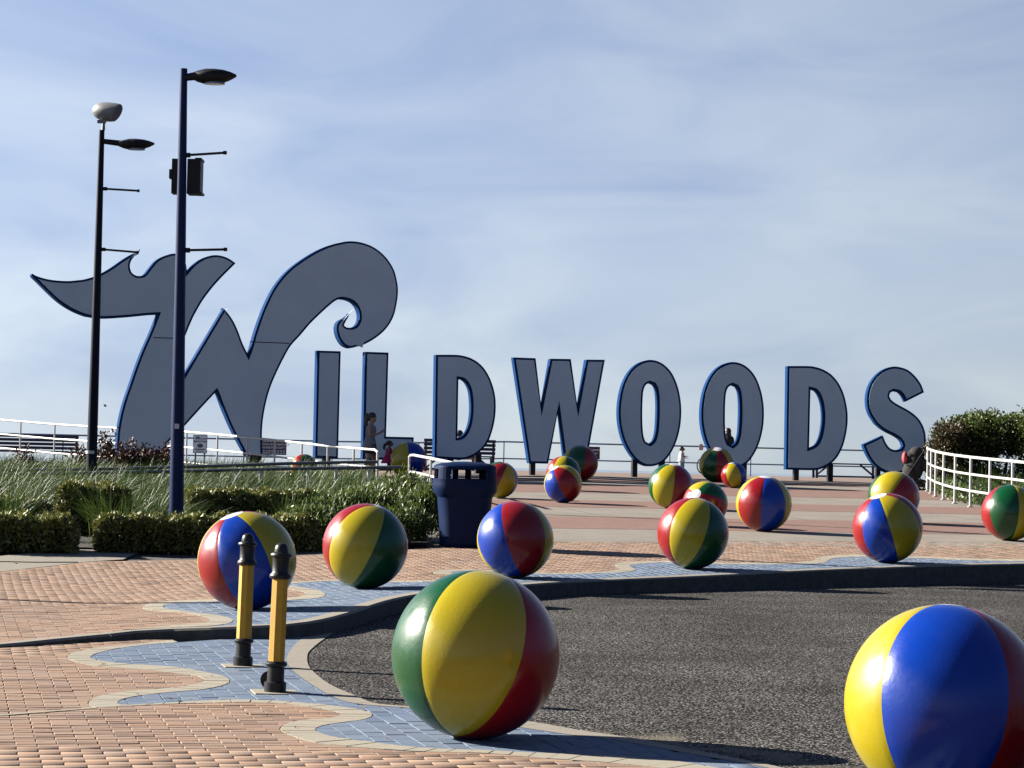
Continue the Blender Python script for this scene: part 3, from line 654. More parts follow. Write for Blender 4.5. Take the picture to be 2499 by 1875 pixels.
O_out = zz([(1420,105),(1500,120),(1570,165),(1630,240),(1675,350),(1700,470),(1706,590),(1695,710),(1665,830),(1620,930),(1560,1010),(1490,1052),(1410,1064),(1330,1047),(1260,992),(1195,900),(1150,790),(1125,670),(1120,560),(1130,450),(1155,340),(1200,240),(1260,165),(1335,120)], 1200, 850, 3.687)
O_in = zz([(1412,316),(1440,328),(1460,370),(1469,440),(1472,540),(1468,660),(1460,755),(1440,828),(1412,856),(1385,842),(1367,795),(1357,700),(1355,580),(1358,460),(1366,380),(1385,333)], 1200, 850, 3.687)
letter('grey and blue letter O standing between the block W and the other O', O_out, [O_in], LD(1583), [(1545, 1557, 1130, .2), (1612, 1624, 1128, .2)])
mv = lambda l: [(x+201.7, y+5.1) for x, y in l]
letter('grey and blue letter O with a dark haired person showing in its opening', mv(O_out), [mv(O_in)], LD(1785), [(1747, 1759, 1136, .2), (1813, 1824, 1134, .2)])
letter('grey and blue letter D between the second O and the S', zz([(612,160),(800,160),(880,168),(960,195),(1030,240),(1090,310),(1135,400),(1162,500),(1175,600),(1172,700),(1155,800),(1125,900),(1075,990),(1010,1050),(940,1085),(860,1099),(598,1092)], 1750, 850, 3.687),
       [zz([(840,373),(870,385),(900,430),(922,500),(932,580),(932,660),(920,750),(900,820),(870,870),(828,892)], 1750, 850, 3.687)], LD(1990), [(1939, 1951, 1145, .2), (2022.5, 2034.5, 1140, .2)])
letter('grey and blue letter S, last of the sign, with a pushchair before it', zz([(1862,398),(1842,340),(1812,290),(1770,240),(1715,195),(1650,172),(1590,165),(1520,175),(1450,210),(1390,270),(1350,340),(1328,430),(1330,520),(1350,590),(1390,655),(1440,705),(1510,752),(1570,785),(1625,822),(1648,868),(1645,892),(1622,912),(1598,916),(1572,905),(1548,880),(1522,838),(1502,792),(1487,778),
 (1293,872),(1303,900),(1335,968),(1375,1030),(1425,1075),(1490,1105),(1560,1116),(1640,1108),(1720,1070),(1790,1000),(1840,910),(1868,820),(1877,720),(1868,630),(1845,560),(1805,490),(1750,430),(1690,385),(1630,350)], 1750, 850, 3.687) if False else
 zz([(858,45),(840,-20),(805,-75),(755,-130),(690,-178),(610,-212),(530,-225),(440,-212),(345,-170),(262,-100),(190,-10),(120,30),(60,100)],2100,950,5.534) if False else
 [(1750+x/3.687, 850+y/3.687) for x, y in [(1862,398),(1842,340),(1812,290),(1770,240),(1715,195),(1650,172),(1590,165),(1520,175),(1450,210),(1390,270),(1350,340),(1328,430),(1330,520),(1350,590),(1390,655)]]+
 [(2100+x/5.534, 950+y/5.534) for x, y in [(180,470),(255,535),(350,590),(430,630),(490,670),(530,720),(543,770),(522,806),(470,821),(420,810),(380,780),(340,720),(312,655),(295,616),
  (5,748),(22,800),(60,885),(110,968),(170,1038),(250,1095),(330,1128),(420,1143),(520,1135),(620,1100),(720,1030),(800,940),(850,850),(878,750),(882,660),(872,580),(845,500),(800,420),(740,355),(680,308),(610,265),(540,228),(470,188),(412,142),(388,92),(400,50),(440,28),(490,40),(530,80),(558,130),(580,184)]],
 [], LD(2185), [(2139.5, 2150, 1150, .2), (2232, 2244, 1130, .2)])

# ------------------------------------------------------------------ beach balls
SEQ = 'YRBYRG'
def ball(label, cx, cy, rpx, P, bounds, cols, flat=False, capdeg=14.0, group='concrete beach balls'):
    """P: pole direction (right, up, towards the viewer); bounds: seam angles left to right, cols: colours between them"""
    t = 8.0; lo, hi = 6.0, 110.0
    d = ray(cx, cy)
    f = lambda t: EYE+d.z*t-rpx*t/F-(0.0 if flat else float(G(d.x*t, t)))
    for _ in range(60):
        m = (lo+hi)/2
        if f(m) > 0: lo = m
        else: hi = m
    t = lo; r = rpx*t/F; c = Vector((d.x*t, t, EYE+d.z*t)); 
    z0 = c.z-r; o = empty('beach_ball', (c.x, c.y, z0), label, 'beach ball', group)
    cc = Vector((0, 0, r-0.012*r))
    view = Vector((-d.x, -1, 0)).normalized(); right = Vector((-view.y, view.x, 0)); right = Vector((0, 0, 1)).cross(view)
    right = Vector((1, 0, 0))*math.cos(math.atan(d.x))-Vector((0, 1, 0))*math.sin(math.atan(d.x))
    up = Vector((0, 0, 1))
    p = (right*P[0]+up*P[1]+view*P[2]).normalized()
    e1 = (view-p*view.dot(p)).normalized(); e2 = p.cross(e1)
    if e2.dot(right) < 0 and abs(P[1]) > .3: e2 = -e2
    b = [x for x in bounds]; n = 6
    rest = 360-(b[-1]-b[0]); k = n-(len(b)-1)
    for q in range(1, k): b.append(b[len(bounds)-1]+rest*q/k)
    b.append(bounds[0]+360)
    # colours: cols[0] lies left of the first seam
    full = list(cols[1:]); two = SEQ*3
    fwd = two.find(''.join(cols)); s = two
    if fwd < 0: s = two[::-1]; fwd = s.find(''.join(cols))
    for q in range(n): 
        if q >= len(full): full.append(s[fwd+1+q] if fwd >= 0 else 'YRG'[q % 3])
    names = {'Y': 'yellow', 'B': 'blue', 'R': 'red', 'G': 'green'}
    nn, mm = (18, 40) if rpx > 60 else (10, 22)
    ca = R(capdeg)
    for q in range(n):
        f0, f1 = R(b[q]), R(b[q+1]); vs = []; fs = []
        for i in range(mm+1):
            th = ca+(math.pi-ca-.004)*i/mm
            for j in range(nn+1):
                u = j/nn; w = f0+(f1-f0)*u; e = min(u, 1-u)*(f1-f0)*math.sin(th)
                rr = r*(1-0.006*max(0, 1-e/0.035)**2)
                w_ = w
                vs.append(cc+(p*math.cos(th)+(e1*math.cos(w_)+e2*math.sin(w_))*math.sin(th))*rr)
        flip = e2.dot(p.cross(e1)) < 0
        for i in range(mm):
            for j in range(nn):
                a = i*(nn+1)+j; qd = (a, a+nn+1, a+nn+2, a+1); fs.append(qd[::-1] if flip else qd)
        MB().add(vs, fs, smooth=True).build('panel', M_ball[full[q]], o, label=names[full[q]]+' painted panel')
    for sgn in (1,):
        vs = [cc+p*sgn*r*0.999]; fs = []; m_ = 24; rings = 5
        for i in range(1, rings+1):
            th = (ca+0.006)*i/rings
            for j in range(m_): w = 2*math.pi*j/m_; vs.append(cc+(p*sgn*math.cos(th)+(e1*math.cos(w)+e2*math.sin(w))*math.sin(th))*r*1.0015)
        for j in range(m_): fs.append((0, 1+j, 1+(j+1) % m_))
        for i in range(rings-1):
            for j in range(m_): a = 1+i*m_+j; bb = 1+i*m_+(j+1) % m_; fs.append((a, a+m_, bb+m_, bb))
        if (e2.dot(p.cross(e1)) < 0) != (sgn < 0): fs = [f_[::-1] for f_ in fs]
        MB().add(vs, fs, smooth=True).build('cap', M_white, o)
    return o, c, r
D_ = 1.1297/2
ball('green, yellow and dark red beach ball on the lower blue paving beside the asphalt', 1160.5, 1595.5, 204.5, (.20, .95, -.24), [-40, 31], 'GYR', flat=True)
ball('yellow and blue beach ball on the asphalt, cut by the picture corner', 2306, 1717, 243, (.04, .98, -.2), [-38, 37], 'YBR', flat=True)
ball('red and blue beach ball right behind the two yellow bollards', 603, 1367, 120, (-.33, .89, .10), [-84, -33, 25], 'YRBY')
ball('red, yellow and black green beach ball between the bollards and the navy bin', 891.5, 1332, 104, (.39, .9, .04), [-52, 11], 'RYG')
ball('blue and red beach ball with thin yellow edges just right of the navy bin', 1257.5, 1316, 93.5, (-.25, .93, -.22), [-74, -13, 53], 'YBRY')
ball('red, yellow and dark green beach ball at the kerb before a white capped ball', 1691, 1301, 87, (.28, .94, -.16), [-40, 20], 'RYG')
ball('red, blue and yellow beach ball in front of a yellow one at the right', 2166, 1288, 85, (-.27, .89, .2), [-46, 4, 63], 'RBYR')
ball('red and blue beach ball standing alone on the plaza bands below the second O', 1864, 1229, 68, (.05, .97, .14), [-65, -5, 52], 'YRBY')
ball('red, green and yellow beach ball beside the curved white railing', 2464, 1251, 68.5, (0, .98, -.2), [-44, 19], 'RGY')
ball('yellow and dark red beach ball half hidden behind the white capped one at right', 2181, 1213, 63, (.5, .8, -.3), [-8, 58], 'YRB')
ball('beach ball whose round white cap faces the viewer, between three larger balls', 1721, 1229, 55, (-.43, .43, .79), [45, 111, 185], 'RGYR')
ball('green, yellow and dark red beach ball with a white cap, below the first letter O', 1637, 1186, 55, (.13, .97, .14), [-52, 8], 'GYR')
ball('smallest beach ball, red yellow and blue, before the dark one at second O', 1791, 1160, 31.5, (-.25, .93, .05), [-35, 32], 'RYB')
ball('dark green and red beach ball with a pale cap, touching the second letter O', 1749, 1134, 43, (.02, .86, .4), [-52, 0, 48], 'YGRY')
ball('blue and red beach ball in front of three clustered under the block W', 1374, 1181, 46.5, (-.45, .8, .22), [-78, -14, 48], 'YBRY')
ball('red and yellow beach ball half hidden behind the right side of the navy bin', 1220, 1171, 44.5, (.38, .83, .15), [-60, 2, 60], 'GRYB')
ball('dark green and red beach ball at the back of three under the block W', 1415.6, 1130.7, 44, (.1, .9, -.3), [-45, 15], 'YGR')
ball('red, yellow and dark beach ball, middle one of three under the block W', 1375, 1155, 42, (.1, .95, -.2), [-36, 6], 'RYG')
ball('yellow and blue beach ball that the little girl in pink is touching', 997, 1122.5, 45, (-.1, .97, -.1), [-70, 2], 'RYB')
ball('red and dark beach ball seen through the white railing left of the letter I', 742, 1141, 33, (0, .97, -.1), [-60, -18], 'YRG')

# ------------------------------------------------------------------ bollards
def bollard(px, py, h, label, lean):
    p = on_z(px, py); k = h/356.0
    o = empty('bollard', p, label, 'bollard', 'yellow and black bollards')
    o.rotation_euler = (0, lean, random.uniform(0, 1))
    Q = lambda prof: [(r*k, z*k) for r, z in prof]
    MB().lathe(Q([(27, 0), (27, 24), (23, 27), (21, 28), (20.5, 62), (26, 66), (27, 71), (24, 75), (19, 77)]), 28).build('base', M_black, o)
    b = MB(); n = 8; vs = []
    for z, r in ((76, 21), (77, 21), (278, 20.5), (279, 20.5)):
        for q in range(n): w = 2*math.pi*(q+.5)/n; vs.append((r*k*math.cos(w), r*k*math.sin(w), z*k))
    fs = []
    for i in range(3):
        for q in range(n): fs.append((i*n+q, i*n+(q+1) % n, (i+1)*n+(q+1) % n, (i+1)*n+q))
    b.add(vs, fs).build('sleeve', M_bolly, o)
    MB().lathe(Q([(19, 277), (25, 279), (27, 283), (26, 288), (22, 292), (20.5, 295), (20.5, 328), (21, 330), (26, 333), (27, 336), (25, 340), (20, 342), (17.5, 344), (17, 350), (15, 358), (11, 363), (5, 365), (0.5, 365.5)]), 28).build('cap', M_black, o)
    # concrete pad under it
    MB().box((0.0, 0, 0.0), (.27, .27, .01), -o.rotation_euler.z+TH).build('pad', M_tan, o)
    return o
b1 = bollard(671, 1690, .885, 'nearer yellow bollard with a round plate behind its base', R(1.2))
b2 = bollard(592.5, 1626, .885, 'yellow bollard one step farther back, left of the other one', R(1.0))
mb = MB(); mb.lathe([(.055, -.006), (.055, .006)], 24); me_o = mb.build('hinge_plate', M_black, b1)
me_o.rotation_euler = (R(90), 0, -b1.rotation_euler.z); me_o.location = Matrix.Rotation(-b1.rotation_euler.z, 3, 'Z') @ Vector((-.045, .075, .068))

# ------------------------------------------------------------------ litter bin
def litter_bin():
    p = on_g(1131, 1334); t = p.y; S_ = t/F
    o = empty('litter_bin', p, 'navy plastic litter bin with an open sided hood beside the shrubs', 'bin', rz=R(8))
    k = S_
    MB().lathe([(55*k, 0), (57*k, 3*k), (58*k, 10*k), (61*k, 60*k), (66*k, 118*k), (67*k, 122*k)], 40, pw=3.2).build('body', M_bin, o)
    MB().lathe([(60*k, 112*k), (68*k, 122*k), (76*k, 134*k), (77*k, 150*k), (77*k, 156*k), (70*k, 157*k), (66*k, 150*k)], 40, pw=3.4).build('rim', M_bin, o)
    # hood: ring, corner pillars, roof with an opening on each side
    def col(w0, w1, z0, z1, r0=76, r1=75, th=7):
        vs = []; n = 5
        for z, r in ((z0, r0), (z1, r1)):
            for rr in (r, r-th):
                for i in range(n):
                    w = w0+(w1-w0)*i/(n-1); c_, s_ = math.cos(w), math.sin(w); q = 1/((abs(c_)**3.4+abs(s_)**3.4)**(1/3.4)); vs.append((rr*k*q*c_, rr*k*q*s_, z*k))
        fs = []
        for i in range(n-1):
            fs += [(i, i+1, 2*n+i+1, 2*n+i), (n+i+1, n+i, 3*n+i, 3*n+i+1)]
        fs += [(n, 0, 2*n, 3*n), (n-1, 2*n-1, 4*n-1, 3*n-1)]
        MB().add(vs, fs).build('hood_pillar', M_bin, o)
    for c_ in range(4):
        w = math.pi/4+c_*math.pi/2; col(w-.2, w+.2, 156, 192)
    for w in (math.pi/2-.22, math.pi/2+.22): col(w-.1, w+.1, 156, 192)
    MB().lathe([(77*k, 155*k), (77.5*k, 164*k), (72*k, 165*k), (70*k, 155*k)], 40, pw=3.4).build('hood_ring', M_bin, o)
    MB().lathe([(68*k, 187*k), (75*k, 188*k), (74*k, 195*k), (69*k, 199*k), (55*k, 203*k), (30*k, 206*k), (2*k, 207*k)], 40, pw=3.4).build('roof', M_bin, o)
litter_bin()

# ------------------------------------------------------------------ lamp posts
def lamp_post(base, top, dist, r0, r1, label, fixtures):
    b = at(base[0], base[1], dist); t = at(top[0], top[1], dist); gz = float(G(b.x, b.y)); b.z = gz
    o = empty('lamp_post', b, label, 'lamp post', 'lamp posts at the planting bed'); A = t-b
    MB().tube([Vector((0, 0, -.05)), A*.5, A], [r0, (r0+r1)/2, r1], 16).build('pole', M_pole, o)
    P = lambda px, py: at(px, py, dist)-b
    k = dist/F
    return o, P, k
def head(o, P, k, x0, x1, yc, half, arm_from):
    """cobra head: a flat lens-shaped housing pointing right on a short arm"""
    a, c = P(x0, yc), P(x1, yc); ln = (c-a).length; d = (c-a).normalized(); w = ln*.26; prof = [(0, .35, .45), (.12, .6, .75), (.3, .95, 1), (.5, 1, 1), (.7, .9, .85), (.86, .62, .55), (.95, .3, .3), (1, .1, .15)]
    vs = []; fs = []; n = 14
    for (u, ww, hh) in prof:
        for q in range(n):
            g = 2*math.pi*q/n; vs.append(a+d*ln*u+Vector((0, math.cos(g)*w*ww, math.sin(g)*half*k*hh*(1.0 if math.sin(g) < 0 else .8))))
    for i in range(len(prof)-1):
        for q in range(n): fs.append((i*n+q, (i+1)*n+q, (i+1)*n+(q+1) % n, i*n+(q+1) % n))
    fs += [tuple(range(n)), tuple((len(prof)-1)*n+q for q in reversed(range(n)))]
    hh = MB().add(vs, fs, smooth=True).build('lamp_head', M_dark, o)
    mb = MB(); q = [a+d*ln*.5+Vector((math.cos(g)*ln*.24, math.sin(g)*w*.6, -half*k*.78)) for g in np.linspace(0, 2*math.pi, 18)[:-1]]
    q2 = [v+Vector((0, 0, -half*k*.24)) for v in q]; m = len(q); mb.add(q+q2, [tuple(range(m, 2*m))[::-1]]+[(i, (i+1) % m, m+(i+1) % m, m+i) for i in range(m)]).build('lens', M_glass, hh)
    MB().tube([P(*arm_from), a+d*ln*.12], [half*k*.42, half*k*.5], 10).build('arm', M_dark, o)
lp1, P1, k1 = lamp_post((430.5, 1262), (448.5, 168), 33, .108, .052, 'navy lamp post with a loudspeaker and a white sticker, standing behind the low hedge', None)
head(lp1, P1, k1, 470, 577, 185, 21, (449, 190))
for (x0, y0, x1, y1) in ((456, 379, 550, 373), (455, 611, 551, 609)):
    a, c = P1(x0, y0), P1(x1, y1); MB().tube([a, c], .018, 8).tube([c-Vector((.03, 0, 0)), c+Vector((.02, 0, 0))], .027, 8).tube([a-Vector((.02, 0, .0)), a+Vector((.05, 0, 0))], .035, 8).build('banner_arm', M_dark, lp1)
sp = MB(); a, c = P1(455, 472), P1(490, 388); sp.box(((a.x+c.x)/2, .16, (a.z+c.z)/2), (c.x-a.x, .3, c.z-a.z))
spk = sp.build('loudspeaker', M_dark, lp1)
sp = MB(); a, c = P1(417, 471), P1(436, 387); sp.box(((a.x+c.x)/2, .13, (a.z+c.z)/2), (c.x-a.x, .22, c.z-a.z)); a, c = P1(411, 434), P1(418, 412); sp.box(((a.x+c.x)/2, .13, (a.z+c.z)/2), (c.x-a.x, .16, c.z-a.z))
sp.build('speaker_bracket', M_dark, lp1)
sp = MB()
for zq in (388, 470): a = P1(484, zq); sp.box((a.x, .16, a.z), (.09, .34, .03))
sp.build('corner_strap', M_dark, spk)
a = P1(434, 1041); sp = MB(); sp.box((a.x, a.y-.1, a.z), (.064, .012, .07)); sp.build('sticker', M_white, lp1)
lp2, P2, k2 = lamp_post((223, 1145), (248.5, 318), 44, .108, .052, 'slim dark lamp post with a grey floodlight on its top', None)
head(lp2, P2, k2, 290, 377, 351, 15, (250, 345))
for (x0, y0, x1, y1) in ((255, 461, 338, 466), (251, 609, 336, 616)):
    a, c = P2(x0, y0), P2(x1, y1); MB().tube([a, c], .02, 8).tube([c-Vector((.02, 0, 0)), c+Vector((.02, 0, 0))], .028, 8).tube([a-Vector((.02, 0, .0)), a+Vector((.05, 0, 0))], .035, 8).build('banner_arm', M_dark, lp2)
a = P2(252, 318); c = P2(253, 296); MB().tube([a, c], [.036, .026], 10).build('tenon', M_galv, lp2)
# floodlight: a rounded drum, glass facing right and down
ax = Vector((.93, -.3, -.12)).normalized(); cen = P2(258, 273); bx = ax.cross(Vector((0, 0, 1))).normalized(); bz = bx.cross(ax)
vs = []; fs = []; n = 20; prof = [(-.30, .03), (-.28, .10), (-.22, .155), (-.1, .20), (.05, .215), (.2, .21), (.27, .20), (.285, .18)]
prof = [(u*.86, r_*.86) for u, r_ in prof]
for u, r_ in prof:
    for q in range(n): g = 2*math.pi*q/n; vs.append(cen+ax*(u+(.06*math.sin(g) if u > .1 else 0))+(bx*math.cos(g)+bz*math.sin(g))*r_)
for i in range(len(prof)-1):
    for q in range(n): fs.append((i*n+q, i*n+(q+1) % n, (i+1)*n+(q+1) % n, (i+1)*n+q))
fs += [tuple(reversed(range(n)))]
fl = MB().add(vs, fs, smooth=True).build('floodlight', M_fixture, lp2)
MB().add(vs[-n:], [tuple(range(n))]).build('glass', M_glass, fl)
MB().tube([cen+Vector((-.03, 0, -.17)), P2(253, 297)], .05, 8).box(tuple(cen+Vector((-.06, -.06, -.2))), (.16, .05, .06)).build('yoke', M_fixture, fl)
a = P2(223, 1104); MB().lathe([(.104, -.03), (.107, -.03), (.107, .03), (.104, .03)], 20, c=tuple(a)).build('white_band', M_white, lp2)

M_pole2 = mat('black_pole', (0.005, 0.006, 0.016), 0.5, spec=0.12)
for ch in lp2.children:
    if ch.name.startswith('pole'): ch.data.materials[0] = M_pole2
t3 = on_g(545, 1471.5); h3 = 7.0; b3 = Vector((t3.x-math.cos(SUN_AZ)*h3/math.tan(SUN_EL), t3.y+math.sin(SUN_AZ)*h3/math.tan(SUN_EL), 0)); b3.z = float(G(b3.x, b3.y))
lp3 = empty('lamp_post', b3, 'navy lamp post left of the view whose long thin shadow crosses the bricks', 'lamp post', 'lamp posts at the planting bed')
MB().tube([(0, 0, -.05), (0, 0, 3.5), (0, 0, h3)], [.11, .09, .075], 14).build('pole', M_pole, lp3)
MB().tube([(.05, 0, h3-.1), (.25, 0, h3-.1), (.5, 0, h3-.1), (.62, 0, h3-.1)], [.06, .16, .16, .05], 12).build('lamp_head', M_dark, lp3)

# ------------------------------------------------------------------ sand seam, fallen leaves
sm = [on_z(*p) for p in smooth_path([(-260,1760),(-60,1751),(60,1742),(150,1735),(236,1728.5)], 4)]
sb_ = MB()
for i in range(len(sm)-1):
    a_, b_ = sm[i], sm[i+1]; w_ = .035; sb_.add([(a_.x, a_.y-w_, .0035), (b_.x, b_.y-w_*.8, .0035), (b_.x, b_.y+w_, .0035), (a_.x, a_.y+w_, .0035)], [(0, 1, 2, 3)])
sb_.build('sand_seam', M_tan, pave)
lf = MB()
for (px, py, n_, sp_, gf) in ((560, 1472, 16, .18, on_g), (860, 1430, 14, .16, on_g), (1600, 1386, 10, .2, on_g), (720, 1760, 8, .7, on_z), (250, 1640, 8, 1.0, on_z), (300, 1420, 10, 1.5, on_g), (2050, 1365, 8, .5, on_g), (120, 1372, 30, 1.4, on_g), (1000, 1740, 10, .5, on_z), (1500, 1700, 8, 2.0, on_z)):
    c_ = gf(px, py)
    for _ in range(n_):
        x, y = random.gauss(c_.x, sp_), random.gauss(c_.y, sp_*.7); z = (float(G(x, y)) if gf is on_g else 0.0)+.006; a_ = random.uniform(0, 6.28); l_ = random.uniform(.012, .028)
        d1 = Vector((math.cos(a_), math.sin(a_), random.uniform(-.1, .4)))*l_; d2 = Vector((-math.sin(a_), math.cos(a_), random.uniform(0, .5)))*l_*.5; c2 = Vector((x, y, z))
        lf.add([c2-d1, c2+d2, c2+d1, c2-d2+Vector((0, 0, .004))], [(0, 1, 2, 3)], random.random())
lf.build('fallen_leaves', M_fallen, None, kind='stuff')

# ------------------------------------------------------------------ railings
def railing(name, label, tops, drops, m, post_at, rr=.025, pr=.024, end_drop=None, group=None, zb=None):
    """tops: points of the top rail; drops: how far below it each further rail runs; post_at: indices that carry a post"""
    b = tops[0]; o = empty(name, (b.x, b.y, float(G(b.x, b.y)) if zb is None else zb), label, 'railing', group); O = o.location
    T_ = [p-O for p in tops]
    MB().tube([p for p in T_], rr*1.15, 8).build('top_rail', m, o)
    for d in drops: MB().tube([p-Vector((0, 0, d)) for p in T_], rr, 8).build('lower_rail', m, o)
    for i in post_at:
        p = T_[i]; g = (float(G(tops[i].x, tops[i].y)) if zb is None else zb)-O.z
        MB().tube([Vector((p.x, p.y, g-.02)), p], pr, 8).box((p.x, p.y, g+.01), (.1, .1, .02)).build('post', m, o)
    return o
lt = [(-200,1010,69),(-115,1016,68),(-32,1022,67),(51,1029,66),(134,1036,65),(216,1041,64),(298,1046,63),(378,1050.5,62),(456,1054.5,61),(531,1061,60),(604,1067.5,59),(671,1074.5,58),(737,1082,57),(800,1089,56),(864,1094.5,55),(915,1098,54.2)]
tops = [at(*p) for p in lt]; tops.append(at(922, 1104, 54.1)); 
lrail = railing('railing', 'long white three rail handrail sloping down along the planted bed', tops, [.405, .8], M_rail, [i for i in range(1, 15)])
gz = float(G(tops[-1].x, tops[-1].y)); MB().tube([tops[-1]-lrail.location, Vector((tops[-1].x, tops[-1].y, gz))-lrail.location], .03, 8).build('end_post', M_rail, lrail)
t2 = [at(999, 1116, 51), at(1002, 1111.5, 50.8), at(1010, 1111, 50), at(1052, 1119, 47.5), at(1095, 1128, 45.5), at(1140, 1138, 43.5)]
r2 = railing('railing', 'short white handrail running down behind the navy bin', t2, [.36], M_rail, [0, 3, 5])
# low double pipe rail in the bed
u_ = [at(x, y, 45) for x, y in ((-120,1149),(145,1147),(300,1144),(400,1141),(581,1135.6),(700,1131.5),(800,1129.5),(922,1127.5))]
l_ = [at(x, y, 43.6) for x, y in ((-120,1158),(145,1156),(300,1153.5),(400,1151.5),(581,1147),(700,1144.5),(800,1143),(985,1140.5))]
gr = empty('pipe_rail', (l_[1].x, l_[1].y, float(G(l_[1].x, l_[1].y))), 'low grey double pipe rail on white posts among the tall grass', 'railing')
MB().tube([p-gr.location for p in u_], .032, 8).build('pipe', M_galv, gr); MB().tube([p-gr.location for p in l_], .032, 8).build('pipe', M_galv, gr)
for x in (40, 220, 400, 577, 636, 752, 820, 900):
    ys = np.interp(x, [-120, 145, 300, 400, 581, 700, 800, 985], [1158, 1156, 1153.5, 1151.5, 1147, 1144.5, 1143, 1140.5]); p = at(x, ys, 43.6)
    MB().tube([Vector((p.x, p.y, float(G(p.x, p.y))-.05))-gr.location, p-Vector((0, 0, .02))-gr.location], .03, 8).build('post', M_rail, gr)
# curved white railing at the right
rb = [(2500+150,1290),(2560,1272),(2470,1255),(2415,1246.5),(2368,1238),(2330,1229.5),(2302,1220.5),(2283,1212.5),(2272,1205.5),(2263.5,1199),(2262,1193)]
tops = []; gs = [on_g(*p) for p in rb]
for p in gs: tops.append(p+Vector((0, 0, 1.05)))
railing('railing', 'curved white three rail railing in front of the big bush', tops, [.36, .71], M_rail, list(range(len(tops))), rr=.026, pr=.03)
# far boardwalk railing
def fr(u): x, y = xy(u, 84.0); return Vector((x, y, float(G(x, y))))
us = np.arange(-22, 62, 3.2); tops = [fr(u)+Vector((0, 0, 1.06)) for u in us]
railing('boardwalk_railing', 'straight blue grey two rail railing along the sea side of the boardwalk', tops, [.62], M_bluerail, list(range(len(us))), rr=.026, pr=.026)

# ------------------------------------------------------------------ benches
def bench(px, py, dist, rz, label, length=1.9, slats=4, back_to_us=True, low=False):
    p = at(px, py, dist); p.z = float(G(p.x, p.y)); o = empty('bench', p, label, 'bench', 'dark slatted benches', rz); s = length/2
    for i in range(3): MB().box((0, .1+i*.15, .44), (length, .12, .04)).build('seat_slat', M_bench, o)
    if not low:
        for i in range(slats): MB().box((0, -.04-.02*i, .54+i*.115), (length, .03, .088)).build('back_slat', M_bench, o)
    for x in (-s+.06, s-.06):
        b = MB(); b.box((x, -.06, .44 if not low else .22), (.07, .06, .95 if not low else .44)); b.box((x, .38, .22), (.07, .06, .44)); b.box((x, .16, .40), (.06, .44, .05)); b.build('leg_frame', M_bench, o)
        q = MB(); sg = 1 if x < 0 else -1; q.tube([(x+sg*.02, .15, .08), (x+sg*.45, .15, .42)], .03, 6).build('brace', M_bench, o)
    MB().box((0, .15, .06), (length-.1, .05, .05)).build('stretcher', M_bench, o)
bench(50, 1120, 70, R(10), 'dark blue slatted bench seen from behind at the far left', 3.4)
bench(1120, 1145, 68, R(8), 'dark slatted bench half hidden behind the letter D above the bin', 2.1)
bench(2065, 1158, 70, R(6), 'backless dark bench between the second D and the S', 1.95, low=True)

# ------------------------------------------------------------------ signs on the boardwalk
def text_mesh(name, body, size, m, parent, loc, rot=(R(90), 0, 0), align='CENTER', bold=0.0):
    cu = bpy.data.curves.new('txt', 'FONT'); cu.body = body; cu.size = size; cu.align_x = align; cu.align_y = 'CENTER'; cu.offset = bold; cu.extrude = .002
    t = bpy.data.objects.new('txt', cu); COL.objects.link(t); dg = bpy.context.evaluated_depsgraph_get(); dg.update()
    me = bpy.data.meshes.new_from_object(t.evaluated_get(dg)); bpy.data.objects.remove(t); bpy.data.curves.remove(cu); me.name = name
    o = link(name, me, m, parent); o.location = loc; o.rotation_euler = rot; return o
p = at(488.5, 1084, 58.5); gz = float(G(p.x, p.y))
s1 = empty('notice_sign', (p.x, p.y, gz), 'white beach taxi notice on two posts behind the white railing', 'sign', rz=R(3)); zc = p.z-gz; k = 58.5/F
MB().box((0, 0, zc), (34*k, .02, 45*k)).build('border', M_teal, s1)
brd = MB().box((0, -.012, zc), (31*k, .012, 42*k)).build('board', M_signw, s1)
text_mesh('lettering', 'BEACH TAXI', 6.0*k, M_signd, s1, (0, -.02, zc+6*k), bold=.002)
text_mesh('lettering', 'Wildwoods', 5.4*k, M_signd, s1, (2*k, -.02, zc+13*k), bold=.001)
MB().tube([(-11*k, -.02, zc+12*k), (-8*k, -.02, zc+17*k), (-3*k, -.02, zc+17*k), (-5*k, -.02, zc+13*k)], 1.6*k, 6).build('wave_emblem', M_teal, s1)
MB().ell((0, -.016, zc-4*k), (8*k, .006, 5.5*k)).build('picture', M_galv, s1)
b = MB(); b.box((0, -.02, zc-13*k), (24*k, .006, 2.4*k)); b.box((0, -.02, zc-18*k), (19*k, .006, 1.4*k)); b.build('small_print', M_signd, s1)
for x in (-11*k, 11*k): MB().tube([(x, .02, -.05), (x, .02, zc+20*k)], .02, 6).build('post', M_galv, s1)
p = fr(0); p = at(668, 1092, 83.2); gz = float(G(p.x, p.y)); k = 83.2/F
s2 = empty('rules_sign', (p.x, p.y, gz), 'navy rules board with white lines of print on the far railing', 'sign', rz=TH*.6); zc = p.z-gz
MB().box((0, 0, zc), (62*k, .03, 37*k)).build('board', M_signd, s2)
for i, tx in enumerate(('CYCLING OR BOARDWALK', "GUARD'S ON DUTY")): text_mesh('lettering', tx, 6.2*k, M_lt, s2, (0, -.02, zc+(7-8*i)*k), bold=.002)
b = MB(); 
for q in (-9, -14): 
    for x in np.arange(-26, 26, 7): b.box((x*k+2*k, -.02, zc+q*k), (random.uniform(4, 6.4)*k, .008, 2.0*k))
for x in np.arange(-26, 26, 8): b.box((x*k+3*k, -.02, zc+14.5*k), (random.uniform(4, 7)*k, .008, 2.2*k))
b.build('small_print', M_lt, s2)
